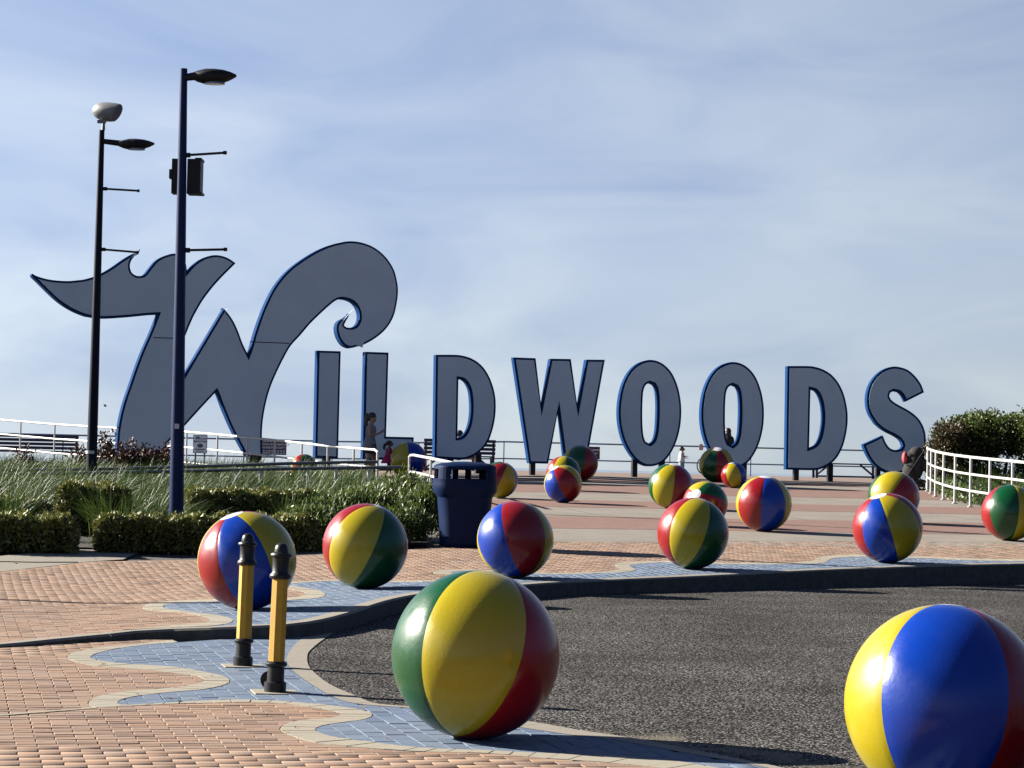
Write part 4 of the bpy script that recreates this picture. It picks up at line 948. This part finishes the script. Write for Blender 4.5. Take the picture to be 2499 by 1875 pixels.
p = at(1446, 1106, 83.2); gz = float(G(p.x, p.y)); s3 = empty('events_sign', (p.x, p.y, gz), 'maroon events sign on the far railing behind the group of three balls', 'sign', rz=TH*.6); zc = p.z-gz
MB().box((0, 0, zc), (36*k, .03, 31*k)).build('board', M_signb, s3)
text_mesh('lettering', 'events', 9*k, M_lt, s3, (5*k, -.02, zc+8*k), bold=.003)
MB().box((9*k, -.02, zc-.5*k), (7*k, .008, 2.2*k)).build('small_print', M_lt, s3)
p = at(1711, 1092, 83.4); n1 = MB().box((0, 0, 0), (10*k, .02, 14*k)).box((0, 0, 8*k), (3*k, .03, 2*k)).build('paper_notice', M_pinkp, None, loc=p)
n1['label'] = 'small pink notice hung on the far railing by the second O'; n1['category'] = 'notice'

# ------------------------------------------------------------------ people
def person(name_loc, rz, label, J, E_, root, H, skin, extras=(), group=None):
    """J: joint -> (x, y, z, radius) for a 1.65 m figure facing +x; E_: bones"""
    o = empty('person', name_loc, label, 'person', group, rz); s = H/1.65
    keys = list(J); me = bpy.data.meshes.new('body'); me.from_pydata([Vector(J[k][:3])*s for k in keys], [(keys.index(a), keys.index(b)) for a, b in E_], [])
    t = bpy.data.objects.new('tmp', me); COL.objects.link(t); t.modifiers.new('Skin', 'SKIN'); sd = t.modifiers.new('Sub', 'SUBSURF'); sd.levels = 2
    if not me.skin_vertices: 
        bpy.context.view_layer.objects.active = t
    for i, k in enumerate(keys): v = me.skin_vertices[0].data[i]; v.radius = (J[k][3]*s, J[k][3]*s); v.use_root = (k == root)
    dg = bpy.context.evaluated_depsgraph_get(); dg.update(); m2 = bpy.data.meshes.new_from_object(t.evaluated_get(dg)); bpy.data.objects.remove(t)
    m2.name = 'body'; m2.polygons.foreach_set('use_smooth', [True]*len(m2.polygons)); link('body', m2, skin, o)
    for nm, mb, m in extras: mb.build(nm, m, o)
    return o
def ring_loft(rings, n=16):
    """rings = (z, cx, cy, rx, ry)"""
    vs = []; fs = []
    for z, cx, cy, rx, ry in rings:
        for q in range(n): w = 2*math.pi*q/n; vs.append((cx+rx*math.cos(w), cy+ry*math.sin(w), z))
    for i in range(len(rings)-1):
        for q in range(n): fs.append((i*n+q, i*n+(q+1) % n, (i+1)*n+(q+1) % n, (i+1)*n+q))
    return MB().add(vs, fs, smooth=True)
def hand(J, E_, w, d, side):
    """palm and five unequal fingers from wrist w pointing along d"""
    x, y, z, r = J[w]; d = Vector(d).normalized(); sd = Vector((0, side, 0)); u = d.cross(sd).normalized()
    pm = Vector((x, y, z))+d*.07; J[w+'p'] = (*pm, .03); E_.append((w, w+'p'))
    for i, (o_, l) in enumerate(((-.026, .06), (-.009, .075), (.009, .07), (.026, .055))):
        a = pm+d*.03+sd*o_; b = a+d*l+u*-.015; J[w+'f%d' % i] = (*a, .009); J[w+'g%d' % i] = (*b, .007); E_ += [(w+'p', w+'f%d' % i), (w+'f%d' % i, w+'g%d' % i)]
    a = Vector((x, y, z))+d*.05-sd*.035; J[w+'t'] = (*(a+d*.03), .009); E_.append((w+'p', w+'t'))
def figure(armL, armR, legL, legR, head=1.0, lean=0.0, handd=((1, 0, .4), (1, 0, .4)), sit=False):
    J = {'pelvis': (0, 0, .90, .125), 'waist': (0, 0, 1.05, .105), 'chest': (lean*.3, 0, 1.24, .12), 'nb': (lean*.45, 0, 1.37, .065), 'neck': (lean*.5+.015, 0, 1.43, .047),
         'head': (lean*.6+.035, 0, 1.53, .088*head), 'top': (lean*.62+.03, 0, 1.53+.075*head, .07*head), 'nose': (lean*.6+.035+.105*head, 0, 1.515, .014), 'chin': (lean*.6+.035+.075*head, 0, 1.455, .03)}
    E_ = [('pelvis', 'waist'), ('waist', 'chest'), ('chest', 'nb'), ('nb', 'neck'), ('neck', 'head'), ('head', 'top'), ('head', 'nose'), ('head', 'chin')]
    for s_, arm, leg, sg in (('L', armL, legL, 1), ('R', armR, legR, -1)):
        J['e'+s_] = (lean*.6+.02, sg*.088*head, 1.52, .018); E_.append(('head', 'e'+s_))
        J['sh'+s_] = (lean*.4, sg*.155, 1.345, .05); J['el'+s_] = (*arm[0], .038); J['wr'+s_] = (*arm[1], .026)
        E_ += [('chest', 'sh'+s_), ('sh'+s_, 'el'+s_), ('el'+s_, 'wr'+s_)]; hand(J, E_, 'wr'+s_, handd[0 if sg > 0 else 1], sg)
        J['hp'+s_] = (0, sg*.085, .86, .082); J['kn'+s_] = (*leg[0], .056); J['an'+s_] = (*leg[1], .038); J['to'+s_] = (*leg[2], .032)
        E_ += [('pelvis', 'hp'+s_), ('hp'+s_, 'kn'+s_), ('kn'+s_, 'an'+s_), ('an'+s_, 'to'+s_)]
    return J, E_
def gpt(px, dist): d = ray(px, 1100); x = d.x*dist; return Vector((x, dist, float(G(x, dist))))
# woman with a phone
J, E_ = figure(((.02, .2, 1.10), (.22, .1, 1.16)), ((.02, -.2, 1.09), (.2, -.1, 1.14)), ((.10, .09, .48), (.02, .09, .075), (.15, .09, .03)), ((-.02, -.09, .47), (-.2, -.09, .12), (-.1, -.09, .035)), lean=.03, handd=((1, -.1, .55), (1, .1, .55)))
w = person(gpt(903, 58.8), R(-8), 'woman in a grey sleeveless dress walking right and looking at her phone', J, E_, 'pelvis', 1.64, M_skin2, [
    ('dress', ring_loft([(1.335, .012, 0, .10, .12), (1.3, .012, 0, .125, .155), (1.22, .012, 0, .138, .165), (1.06, 0, 0, .118, .15), (.92, -.01, 0, .155, .175), (.80, -.02, 0, .185, .19), (.795, -.02, 0, .17, .175)]), M_grey),
    ('shorts', ring_loft([(.86, -.0, 0, .16, .178), (.74, .0, 0, .165, .18), (.64, .03, 0, .17, .17), (.635, .03, 0, .15, .15)]), M_blackc),
    ('hair', MB().ell((.03, 0, 1.575), (.108, .1, .1)).ell((-.03, 0, 1.545), (.07, .085, .1)).ell((-.1, 0, 1.60), (.05, .05, .05)).tube([(-.09, 0, 1.58), (-.12, 0, 1.48), (-.115, 0, 1.36), (-.09, 0, 1.27)], [.045, .05, .045, .02], 8), M_hair)])
ph = MB().box((0, 0, 0), (.15, .08, .012)).build('phone', M_signd, None, loc=w.matrix_basis @ Vector((.33, 0, 1.235))); ph.rotation_euler = (0, R(-32), R(-8)); ph['label'] = 'dark phone in the hands of the woman in grey'; ph['category'] = 'phone'
# girl in pink
J, E_ = figure(((.16, .2, 1.12), (.34, .14, 1.06)), ((.05, -.2, 1.08), (.22, -.16, .98)), ((.10, .09, .48), (.0, .09, .08), (.13, .09, .03)), ((.04, -.09, .47), (-.1, -.09, .09), (.02, -.09, .035)), head=1.5, lean=.06, handd=((1, 0, -.2), (1, 0, -.3)))
person(gpt(948, 58.9), R(-6), 'little girl in a pink dress reaching for the yellow and blue ball', J, E_, 'pelvis', .93, M_skin, [
    ('dress', ring_loft([(z*.5636, x*.5636, 0, a*.5636, b_*.5636) for z, x, a, b_ in ((1.36, .02, .11, .14), (1.28, .02, .15, .19), (1.1, .02, .15, .19), (.9, -.02, .2, .22), (.7, -.05, .29, .29), (.66, -.05, .26, .26))]), M_pinkc),
    ('hair', MB().ell((.02, 0, .885), (.085, .082, .07)).tube([(-.04, 0, .89), (-.1, 0, .83), (-.12, 0, .76), (-.1, 0, .71)], [.03, .04, .035, .015], 8), M_hair)])
# toddler
J, E_ = figure(((.08, .2, 1.12), (.26, .14, 1.12)), ((.08, -.2, 1.12), (.26, -.14, 1.02)), ((.05, .09, .48), (.0, .09, .08), (.13, .09, .03)), ((.02, -.09, .47), (-.05, -.09, .09), (.06, -.09, .035)), head=1.6, handd=((1, 0, .1), (1, 0, -.2)))
person(gpt(1664, 73), R(-5), 'toddler in a white top and pale trousers standing at the first letter O', J, E_, 'pelvis', .86, M_skin, [
    ('top', ring_loft([(z*.521, x*.521, 0, a*.521, b_*.521) for z, x, a, b_ in ((1.37, .0, .12, .16), (1.28, 0, .16, .21), (1.1, 0, .17, .21), (.82, -.02, .22, .23), (.8, -.02, .2, .2))]), M_whitec),
    ('trousers', ring_loft([(.45, 0, 0, .085, .1), (.3, 0, 0, .09, .1), (.1, 0, 0, .075, .09)]), M_denim),
    ('hair', MB().ell((-.012, 0, .822), (.074, .076, .07)), M_hair)])
# person leaning on the far railing, seen through the second O
J, E_ = figure(((.12, .22, 1.10), (.34, .12, 1.06)), ((.12, -.22, 1.10), (.34, -.12, 1.06)), ((.02, .09, .47), (.0, .09, .075), (.13, .09, .03)), ((.0, -.1, .47), (-.04, -.1, .075), (.1, -.1, .03)), lean=.2, handd=((1, 0, -.1), (1, 0, -.1)))
person(gpt(1775, 83.0), R(80), 'dark haired person in black leaning on the far railing', J, E_, 'pelvis', 1.68, M_skin, [
    ('coat', ring_loft([(1.40, .09, 0, .12, .16), (1.33, .08, 0, .16, .22), (1.2, .06, 0, .18, .24), (1.0, .02, 0, .17, .21), (.8, 0, 0, .2, .22), (.6, 0, 0, .2, .22)]), M_blackc),
    ('trousers', ring_loft([(.7, 0, 0, .17, .19), (.4, 0, 0, .12, .17), (.1, 0, 0, .1, .15)]), M_blackc),
    ('hair', MB().ell((.13, 0, 1.57), (.12, .12, .13)).ell((.08, 0, 1.44), (.1, .13, .16)), M_hair)])
# person sitting on the bench behind the D, one foot showing under the letter
J, E_ = figure(((.08, .2, 1.12), (.3, .12, 1.0)), ((.08, -.2, 1.12), (.3, -.12, 1.0)), ((.46, .1, .88), (.46, .1, .46), (.6, .1, .42)), ((.46, -.1, .88), (.62, -.12, .55), (.76, -.12, .54)), handd=((1, 0, -.3), (1, 0, -.3)))
q = gpt(1118, 68.3); q.z -= .42
person(q, R(8), 'person in dark clothes sitting hidden behind the letter D, only a foot showing', J, E_, 'pelvis', 1.6, M_skin, [
    ('jacket', ring_loft([(1.33, 0, 0, .12, .15), (1.27, 0, 0, .15, .2), (1.1, 0, 0, .15, .19), (.85, 0, 0, .18, .2)]), M_blackc),
    ('hair', MB().ell((.03, 0, 1.52), (.11, .1, .11)), M_hair)])

# ------------------------------------------------------------------ pushchair and bicycle
p = gpt(2227, 58.6); k = 58.6/F
pc = empty('pushchair', p, 'black pushchair with a raised hood and a red side, in front of the S', 'pushchair', rz=R(-20))
for x, y, r_ in ((-.24, .22, .1), (-.24, -.22, .1), (.24, .2, .12), (.24, -.2, .12)):
    q = MB(); n = 18; ring = [(x+r_*math.cos(2*math.pi*i/n), y, r_+r_*math.sin(2*math.pi*i/n)) for i in range(n+1)]; wq = q.tube(ring, .022, 6, cap=False).tube([(x, y-.02, r_), (x, y+.02, r_)], .035, 8).build('wheel', M_blackc, pc)
q = MB()
for y in (-.22, .22): q.tube([(-.24, y, .1), (.05, y, .55), (.22, y, .82), (.34, y, 1.0)], .016, 6).tube([(.24, y*.9, .12), (.05, y, .55), (-.1, y, .62)], .016, 6)
q.tube([(.34, -.22, 1.0), (.34, .22, 1.0)], .02, 6); q.build('frame', M_dark, pc)
q = ring_loft([(.28, .02, 0, .16, .17), (.36, .0, 0, .24, .2), (.5, .02, 0, .27, .21), (.7, .08, 0, .25, .21), (.84, .1, 0, .2, .2)]); q.build('seat', M_blackc, pc)
MB().ell((.1, 0, .9), (.2, .2, .19)).ell((.0, 0, .86), (.2, .2, .12)).build('hood', M_blackc, pc)
MB().ell((-.17, -.06, .8), (.085, .15, .16)).build('hood_lining', M_redc, pc)
MB().box((.05, 0, .2), (.4, .3, .14)).build('basket', M_blackc, pc)
MB().box((.33, 0, .62), (.1, .3, .3)).build('bag', M_dark, pc)
p = gpt(1722, 83.3); bk = empty('bicycle', p, 'dark bicycle parked at the far railing, front wheel showing beside a ball', 'bicycle', rz=TH)
for x in (0, 1.02):
    n = 26; q = MB().tube([(x+.31*math.cos(2*math.pi*i/n), 0, .33+.31*math.sin(2*math.pi*i/n)) for i in range(n+1)], .022, 6, cap=False)
    wh = q.build('wheel', M_blackc, bk); sq = MB()
    for i in range(8): a_ = math.pi*i/8; sq.tube([(x+.3*math.cos(a_), 0, .33+.3*math.sin(a_)), (x-.3*math.cos(a_), 0, .33-.3*math.sin(a_))], .003, 4)
    sq.build('spokes', M_galv, wh)
MB().tube([(0, 0, .33), (.17, 0, .82)], .018, 6).tube([(.15, 0, .76), (.47, 0, .35)], .018, 6).tube([(.15, 0, .76), (.62, 0, .8)], .016, 6).tube([(.47, 0, .35), (.63, 0, .9)], .016, 6).tube([(.47, 0, .35), (1.02, 0, .33), (.62, 0, .78)], .012, 6).build('frame', M_bluerail, bk)
MB().tube([(.14, -.28, .98), (.2, -.1, .95), (.17, 0, .88), (.2, .1, .95), (.14, .28, .98)], .014, 6).build('handlebar', M_dark, bk)
MB().ell((.65, 0, .94), (.13, .07, .04)).build('saddle', M_blackc, bk)
# gull
g = at(257, 992, 120); gl_ = MB().ell((0, 0, 0), (.12, .04, .04)).add([(.08, .04, .02), (-.08, .04, .02), (-.1, .42, .16), (.0, .45, .17)], [(0, 1, 2, 3)]).add([(.08, -.04, .02), (.0, -.45, .17), (-.1, -.42, .16), (-.08, -.04, .02)], [(0, 1, 2, 3)]).build('gull', M_dark, None, loc=g); gl_.scale = (.6, .6, .6)
gl_['label'] = 'tiny gull gliding low in the sky near the left lamp post'; gl_['category'] = 'bird'

# ------------------------------------------------------------------ planting
def bed4(c, name, n=24, dz=.012):
    vs = []; fs = []
    for i in range(n+1):
        for k in range(n+1):
            a, b = i/n, k/n; x = (c[0][0]*(1-a)+c[1][0]*a)*(1-b)+(c[3][0]*(1-a)+c[2][0]*a)*b; y = (c[0][1]*(1-a)+c[1][1]*a)*(1-b)+(c[3][1]*(1-a)+c[2][1]*a)*b
            vs.append((x, y, float(G(x, y))+dz+random.uniform(0, .03)))
    for i in range(n):
        for k in range(n): a = i*(n+1)+k; fs.append((a, a+n+1, a+n+2, a+1))
    MB().add(vs, fs).build(name, M_mulch, kind='structure')
bed4([(-15, 29.6), (-1.05, 31.6), (-3.0, 55), (-19, 62)], 'planting_bed')
rgp = [on_g(*p) for p in rb]
bed4([(rgp[2].x+.15, rgp[2].y), (22, 46), (22, 70), (rgp[-1].x+.1, rgp[-1].y+3)], 'planting_bed')

def leaves(P, ln, wd, dirs=None, spread=1.0):
    """one pointed four-sided leaf at every point"""
    n = len(P); d = rng.normal(0, 1, (n, 3))*spread
    if dirs is not None: d = d+dirs
    d /= np.linalg.norm(d, axis=1, keepdims=True)+1e-9
    r_ = rng.normal(0, 1, (n, 3)); s_ = np.cross(d, r_); s_ /= np.linalg.norm(s_, axis=1, keepdims=True)+1e-9
    l = ln*rng.uniform(.7, 1.3, (n, 1)); w_ = wd*rng.uniform(.7, 1.3, (n, 1))
    nn = np.cross(d, s_)
    V = np.stack([P, P+d*l*.5+s_*w_*.5+nn*w_*.15, P+d*l, P+d*l*.5-s_*w_*.5+nn*w_*.15], 1).reshape(-1, 3)
    return V, np.arange(n*4).reshape(-1, 4)
def hedge(px0, px1, dist, depth, top_px, label, n, rz=TH, ln=.065, wd=.036, m=None, round_=.12, base=None):
    a = at(px0, 1200, dist); b = at(px1, 1200, dist); L_ = (b.x-a.x)/math.cos(rz)-0.0; c = Vector(((a.x+b.x)/2, dist+depth/2, 0)); gz = float(G(c.x, dist)); c.z = gz
    h = at((px0+px1)/2, top_px, dist).z-gz
    o = empty('hedge', c, label, 'hedge', 'clipped hedges in the planting bed', rz)
    # points on the faces of a softly rounded box
    ar = np.array([L_*h, L_*h, depth*h, depth*h, L_*depth*1.3]); f = rng.choice(5, n, p=ar/ar.sum()); u, v = rng.uniform(-1, 1, n), rng.uniform(-1, 1, n)
    P = np.zeros((n, 3)); N = np.zeros((n, 3))
    for i, (ax_, sg) in enumerate(((1, -1), (1, 1), (0, -1), (0, 1), (2, 1))):
        q = f == i
        if ax_ == 1: P[q] = np.stack([u[q]*L_/2, np.full(q.sum(), sg*depth/2), (v[q]+1)/2*h], 1); N[q, 1] = sg
        elif ax_ == 0: P[q] = np.stack([np.full(q.sum(), sg*L_/2), u[q]*depth/2, (v[q]+1)/2*h], 1); N[q, 0] = sg
        else: P[q] = np.stack([u[q]*L_/2, v[q]*depth/2, np.full(q.sum(), h)], 1); N[q, 2] = 1
    # bumps and rounded top edges
    bump = .03*np.sin(P[:, 0]*5.3+1)*np.sin(P[:, 1]*4.1)+.022*np.sin(P[:, 0]*11+P[:, 2]*7)+.025*np.sin(P[:, 0]*23+2)
    ex = np.maximum(0, np.abs(P[:, 0])-(L_/2-round_))/round_; ey = np.maximum(0, np.abs(P[:, 1])-(depth/2-round_))/round_; ez = np.maximum(0, P[:, 2]-(h-round_))/round_
    e = np.clip(np.sqrt(np.maximum(ex*ex+ez*ez, ey*ey+ez*ez))-1, 0, 1)*round_
    cen = np.array([0, 0, h*.6]); P = P-(P-cen)/(np.linalg.norm(P-cen, axis=1, keepdims=True)+1e-6)*e[:, None]*1.2
    P += N*bump[:, None]-N*rng.exponential(.035, (n, 1))+rng.normal(0, .012, (n, 3)); P[:, 2] = np.maximum(P[:, 2], .03)
    V, Q = leaves(P, ln, wd, N*.7+np.array([0, 0, .55]), .8); 
    var = np.clip(rng.normal(.42, .25, n)+.4*N[:, 2], 0, 1)  # leaves on the top coloured lighter, as if sunlit
    fast_mesh('foliage', V, Q, var, m or M_leaf_y, o)
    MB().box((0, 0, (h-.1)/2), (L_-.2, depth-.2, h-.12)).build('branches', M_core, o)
    return o
hedge(-60, 160, 29.9, .8, 1268, 'low clipped hedge at the left end of the front row', 9000)
hedge(234, 520, 30.6, .7, 1268, 'low clipped hedge of the front row in front of the navy lamp post', 11000)
hedge(515, 765, 31.0, .7, 1268, 'low clipped hedge behind the two front balls, between them', 8000)
hedge(128, 290, 33.3, 1.0, 1190, 'taller block of hedge behind the gap in the front row', 9000)
hedge(440, 760, 35.0, 1.2, 1206, 'wide sunlit hedge on the slope behind the navy lamp post', 16000)
hedge(-80, 90, 33.5, .9, 1225, 'clipped hedge at the left edge behind the front row', 5000)

def grass(n, region, lmin, lmax, name='ornamental_grass', wind=(.75, -.1), m=None, bend=.8, width=.013, pts=None, cv=0.0):
    if pts is None:
        x0, x1, y0, y1 = region; P = np.stack([rng.uniform(x0, x1, n), rng.uniform(y0, y1, n)], 1)
    else: P = pts
    n = len(P); z = G(P[:, 0], P[:, 1]); L_ = rng.uniform(lmin, lmax, n); ang = rng.uniform(0, 2*math.pi, n); sp = rng.uniform(.05, .55, n)
    dx = np.cos(ang)*sp+wind[0]*rng.uniform(.3, 1.2, n); dy = np.sin(ang)*sp+wind[1]
    rows = []; segs = 4
    w_ = width*rng.uniform(.7, 1.4, n); sa = rng.uniform(-.9, .9, n); sx, sy = np.cos(sa), np.sin(sa)
    for k in range(segs+1):
        t = k/segs; lat = bend*t*t; up = t*(1-.42*t*np.minimum(1, np.hypot(dx, dy)))
        cx = P[:, 0]+dx*lat*L_; cy = P[:, 1]+dy*lat*L_; cz = z+up*L_
        ww = w_*(1-t**1.5)*.5+.0008
        rows.append(np.stack([cx-sx*ww, cy-sy*ww, cz], 1)); rows.append(np.stack([cx+sx*ww, cy+sy*ww, cz], 1))
    V = np.stack(rows, 1); b = (np.arange(n)*(2*(segs+1)))[:, None]
    Q = np.concatenate([np.stack([b[:, 0]+2*k, b[:, 0]+2*k+1, b[:, 0]+2*k+3, b[:, 0]+2*k+2], 1) for k in range(segs)], 0)
    var = np.tile(np.clip(rng.normal(.42, .24, n)+cv, 0, 1), segs)
    return fast_mesh(name, V.reshape(-1, 3), Q, var, m or M_grass, None, kind='stuff')
# clumps of tall grass over the slope, thinner towards the top
cl = []
for _ in range(620):
    y = random.uniform(33.5, 52); xr = -1.6-(y-32)*.075; x = random.uniform(-1.22*.2193*y-1, xr-.3)
    px_ = CX+F*x/y
    if y < 37.0 and (110 < px_ < 305 or 430 < px_ < 765) and y < (35.2 if px_ < 305 else 37.0): continue
    cl.append((x, y))
P = []; CV = []
for x, y in cl:
    k = random.randint(45, 95); P.append(np.stack([rng.normal(x, .13, k), rng.normal(y, .16, k)], 1)); CV += [random.gauss(-.08, .16)]*k
P = np.concatenate(P); grass(0, None, .42, .88, pts=P, bend=1.05, cv=np.array(CV))
# single tussocks that spill over the hedges: plants of their own
def tussock(px, dist, label, k=110, lmin=.5, lmax=.95, wind=(.25, -.45), bend=1.0):
    d = ray(px, 1200); x = d.x*dist; pts = np.stack([rng.normal(x, .07, k), rng.normal(dist, .07, k)], 1)
    o = grass(0, None, lmin, lmax, 'grass_tussock', wind, None, bend, .012, pts); del o['kind']; o['label'] = label; o['category'] = 'grass'; o['group'] = 'tussocks of tall grass'
tussock(262, 32.0, 'grass tussock drooping into the gap between the two front hedges', 170, .5, 1.05, (-.15, -.5), 1.1)
tussock(320, 32.3, 'grass tussock rising behind the hedge left of the navy lamp post', 190, .5, .9, (.5, -.2))
tussock(470, 32.6, 'grass tussock arching just right of the navy lamp post', 60, .4, .8, (.7, -.4), 1.1)
tussock(700, 32.8, 'grass tussock between the two balls behind the front hedge', 170, .5, .9, (.1, -.4))
tussock(790, 33.5, 'wind bent grass tussock at the left end of the big shrubs', 200, .6, 1.1, (.9, -.2))
tussock(40, 32.6, 'grass tussock at the far left above the front hedge', 150, .5, .9, (.3, -.4))

def shrub(px, dist, w, h, label, n, m, ln, wd, upness=.8, group='shrubs in the planting beds', base=0.0, dens=.5, stems=9, trunk='stems', name='shrub', zmin=.12, flat=False):
    d = ray(px, 1200); x = d.x*dist; gz = float(G(x, dist)); o = empty(name, (x, dist, gz), label, name, group)
    # leaf sprigs on short twigs spread through an uneven crown
    ns = max(12, n//14); dirs = rng.normal(0, 1, (ns, 3)); dirs /= np.linalg.norm(dirs, axis=1, keepdims=True); dirs[:, 2] = np.abs(dirs[:, 2])*1.0-.25*(rng.random(ns) < .5)
    if flat: dirs[:, 2] = np.sign(dirs[:, 2])*np.abs(dirs[:, 2])**.45; dirs[:, 0] = np.sign(dirs[:, 0])*np.abs(dirs[:, 0])**.7
    az = np.arctan2(dirs[:, 1], dirs[:, 0]); lump = 1+.16*np.sin(az*3+px)+.12*np.sin(az*5+2*px)+.10*np.sin(az*2+dirs[:, 2]*6+px)
    rad = (dens+(1-dens)*rng.random(ns)**.5)*lump
    C = dirs*rad[:, None]*np.array([w/2, w*.42, h*.55])+np.array([0, 0, h*.45]); C[:, 2] = np.maximum(C[:, 2], zmin)
    k = 14; Pn = np.repeat(C, k, 0)+rng.normal(0, ln*.75, (ns*k, 3)); Dn = np.repeat(dirs*.5, k, 0)+np.array([.12, 0, upness])
    V, Q = leaves(Pn, ln, wd, Dn, .55); var = np.clip(np.repeat(rng.normal(.45, .2, ns), k)+rng.normal(0, .15, ns*k), 0, 1)
    fast_mesh('crown', V, Q, var, m, o)
    st = MB()
    for i in range(stems):
        e = C[rng.integers(ns)]; st.tube([(random.uniform(-.08, .08), random.uniform(-.08, .08), -.03), (e[0]*.45, e[1]*.45, e[2]*.55), tuple(e)], [.02, .013, .006], 5)
    st.build(trunk, M_twig, o); return o
shrub(985, 33.6, 1.0, .80, 'tall leafy shrub with upright leaves left of the navy bin', 9000, M_leaf_s, .085, .022)
shrub(905, 33.2, 1.1, .66, 'lower leafy shrub behind the red and yellow ball', 8000, M_leaf_s, .08, .022)
shrub(1030, 32.6, .6, .68, 'bushy shrub touching the left side of the navy bin', 5500, M_leaf_s, .08, .022)
shrub(835, 33.0, .9, .62, 'dark low shrub behind the middle of the hedge row', 5000, M_leaf_s, .075, .022)
shrub(770, 32.2, .8, .5, 'low shrub at the right end of the front hedge row', 4200, M_leaf_s, .075, .022)
shrub(975, 31.9, .9, .42, 'dark skirt of leaves under the tall shrub by the bin', 4200, M_leaf_s, .075, .022)
shrub(900, 31.7, .9, .42, 'dark skirt of leaves in front of the lower leafy shrub', 4200, M_leaf_s, .075, .022)
for px, d_, w_, h_, lb, n in ((55, 50, .5, .75, 'small dark twiggy shrub below the end of the bench', 500), (205, 50, .55, .9, 'dark red leafed shrub just left of the slim lamp post', 700),
        (258, 50.5, .5, 1.25, 'taller dark red leafed shrub just right of the slim lamp post', 800), (300, 50, .7, 1.05, 'dark red shrub before the left foot of the big W', 900), (345, 50.5, .9, .85, 'spreading dark red shrub under the left stroke of the big W', 1100), (395, 50, .7, .95, 'dark red shrub beside the navy lamp post under the big W', 1000)):
    shrub(px, d_, w_, h_, lb, n, M_leaf_r, .07, .045, .3, dens=.15, stems=12, group='dark red shrubs below the big W', zmin=.2)
# the big bush and its ground cover behind the right railing
for px, d_, w_, h_, lb, n, mm in ((2445, 60, 3.0, 1.85, 'big dense green bush with a flat top behind the curved white railing', 34000, M_leaf_g), (2352, 59.5, 1.6, 1.62, 'dark russet leafed end of the bushes behind the curved railing', 17000, M_leaf_rg), (2590, 59, 2.6, 1.85, 'green bush cut off by the right edge of the picture', 16000, M_leaf_g), (2305, 60.5, .8, 1.15, 'smaller dark bush at the turn of the curved railing', 5000, M_leaf_rg)):
    shrub(px, d_, w_, h_, lb, n, mm, .085, .05, .35, dens=.6, stems=24, group='bushes behind the curved railing', flat=True)
n = 7000; t = rng.random(n); gx = np.interp(t, np.linspace(0, 1, len(rgp)), [p.x for p in rgp]); gy = np.interp(t, np.linspace(0, 1, len(rgp)), [p.y for p in rgp])
off = rng.random(n)**1.2*3.2+.12; Pn = np.stack([gx+off*.8, gy+off*.55, np.zeros(n)], 1); Pn[:, 2] = G(Pn[:, 0], Pn[:, 1])+rng.random(n)*.28
V, Q = leaves(Pn, .13, .035, np.array([[0.1, 0, .6]]), .6); fast_mesh('ground_cover', V, Q, rng.random(n), M_leaf_s, None, kind='stuff')
Pg = np.stack([gx[:2500]+off[:2500]*.9+.3, gy[:2500]+off[:2500]*.6], 1); grass(0, None, .35, .75, pts=Pg, wind=(.4, -.2))
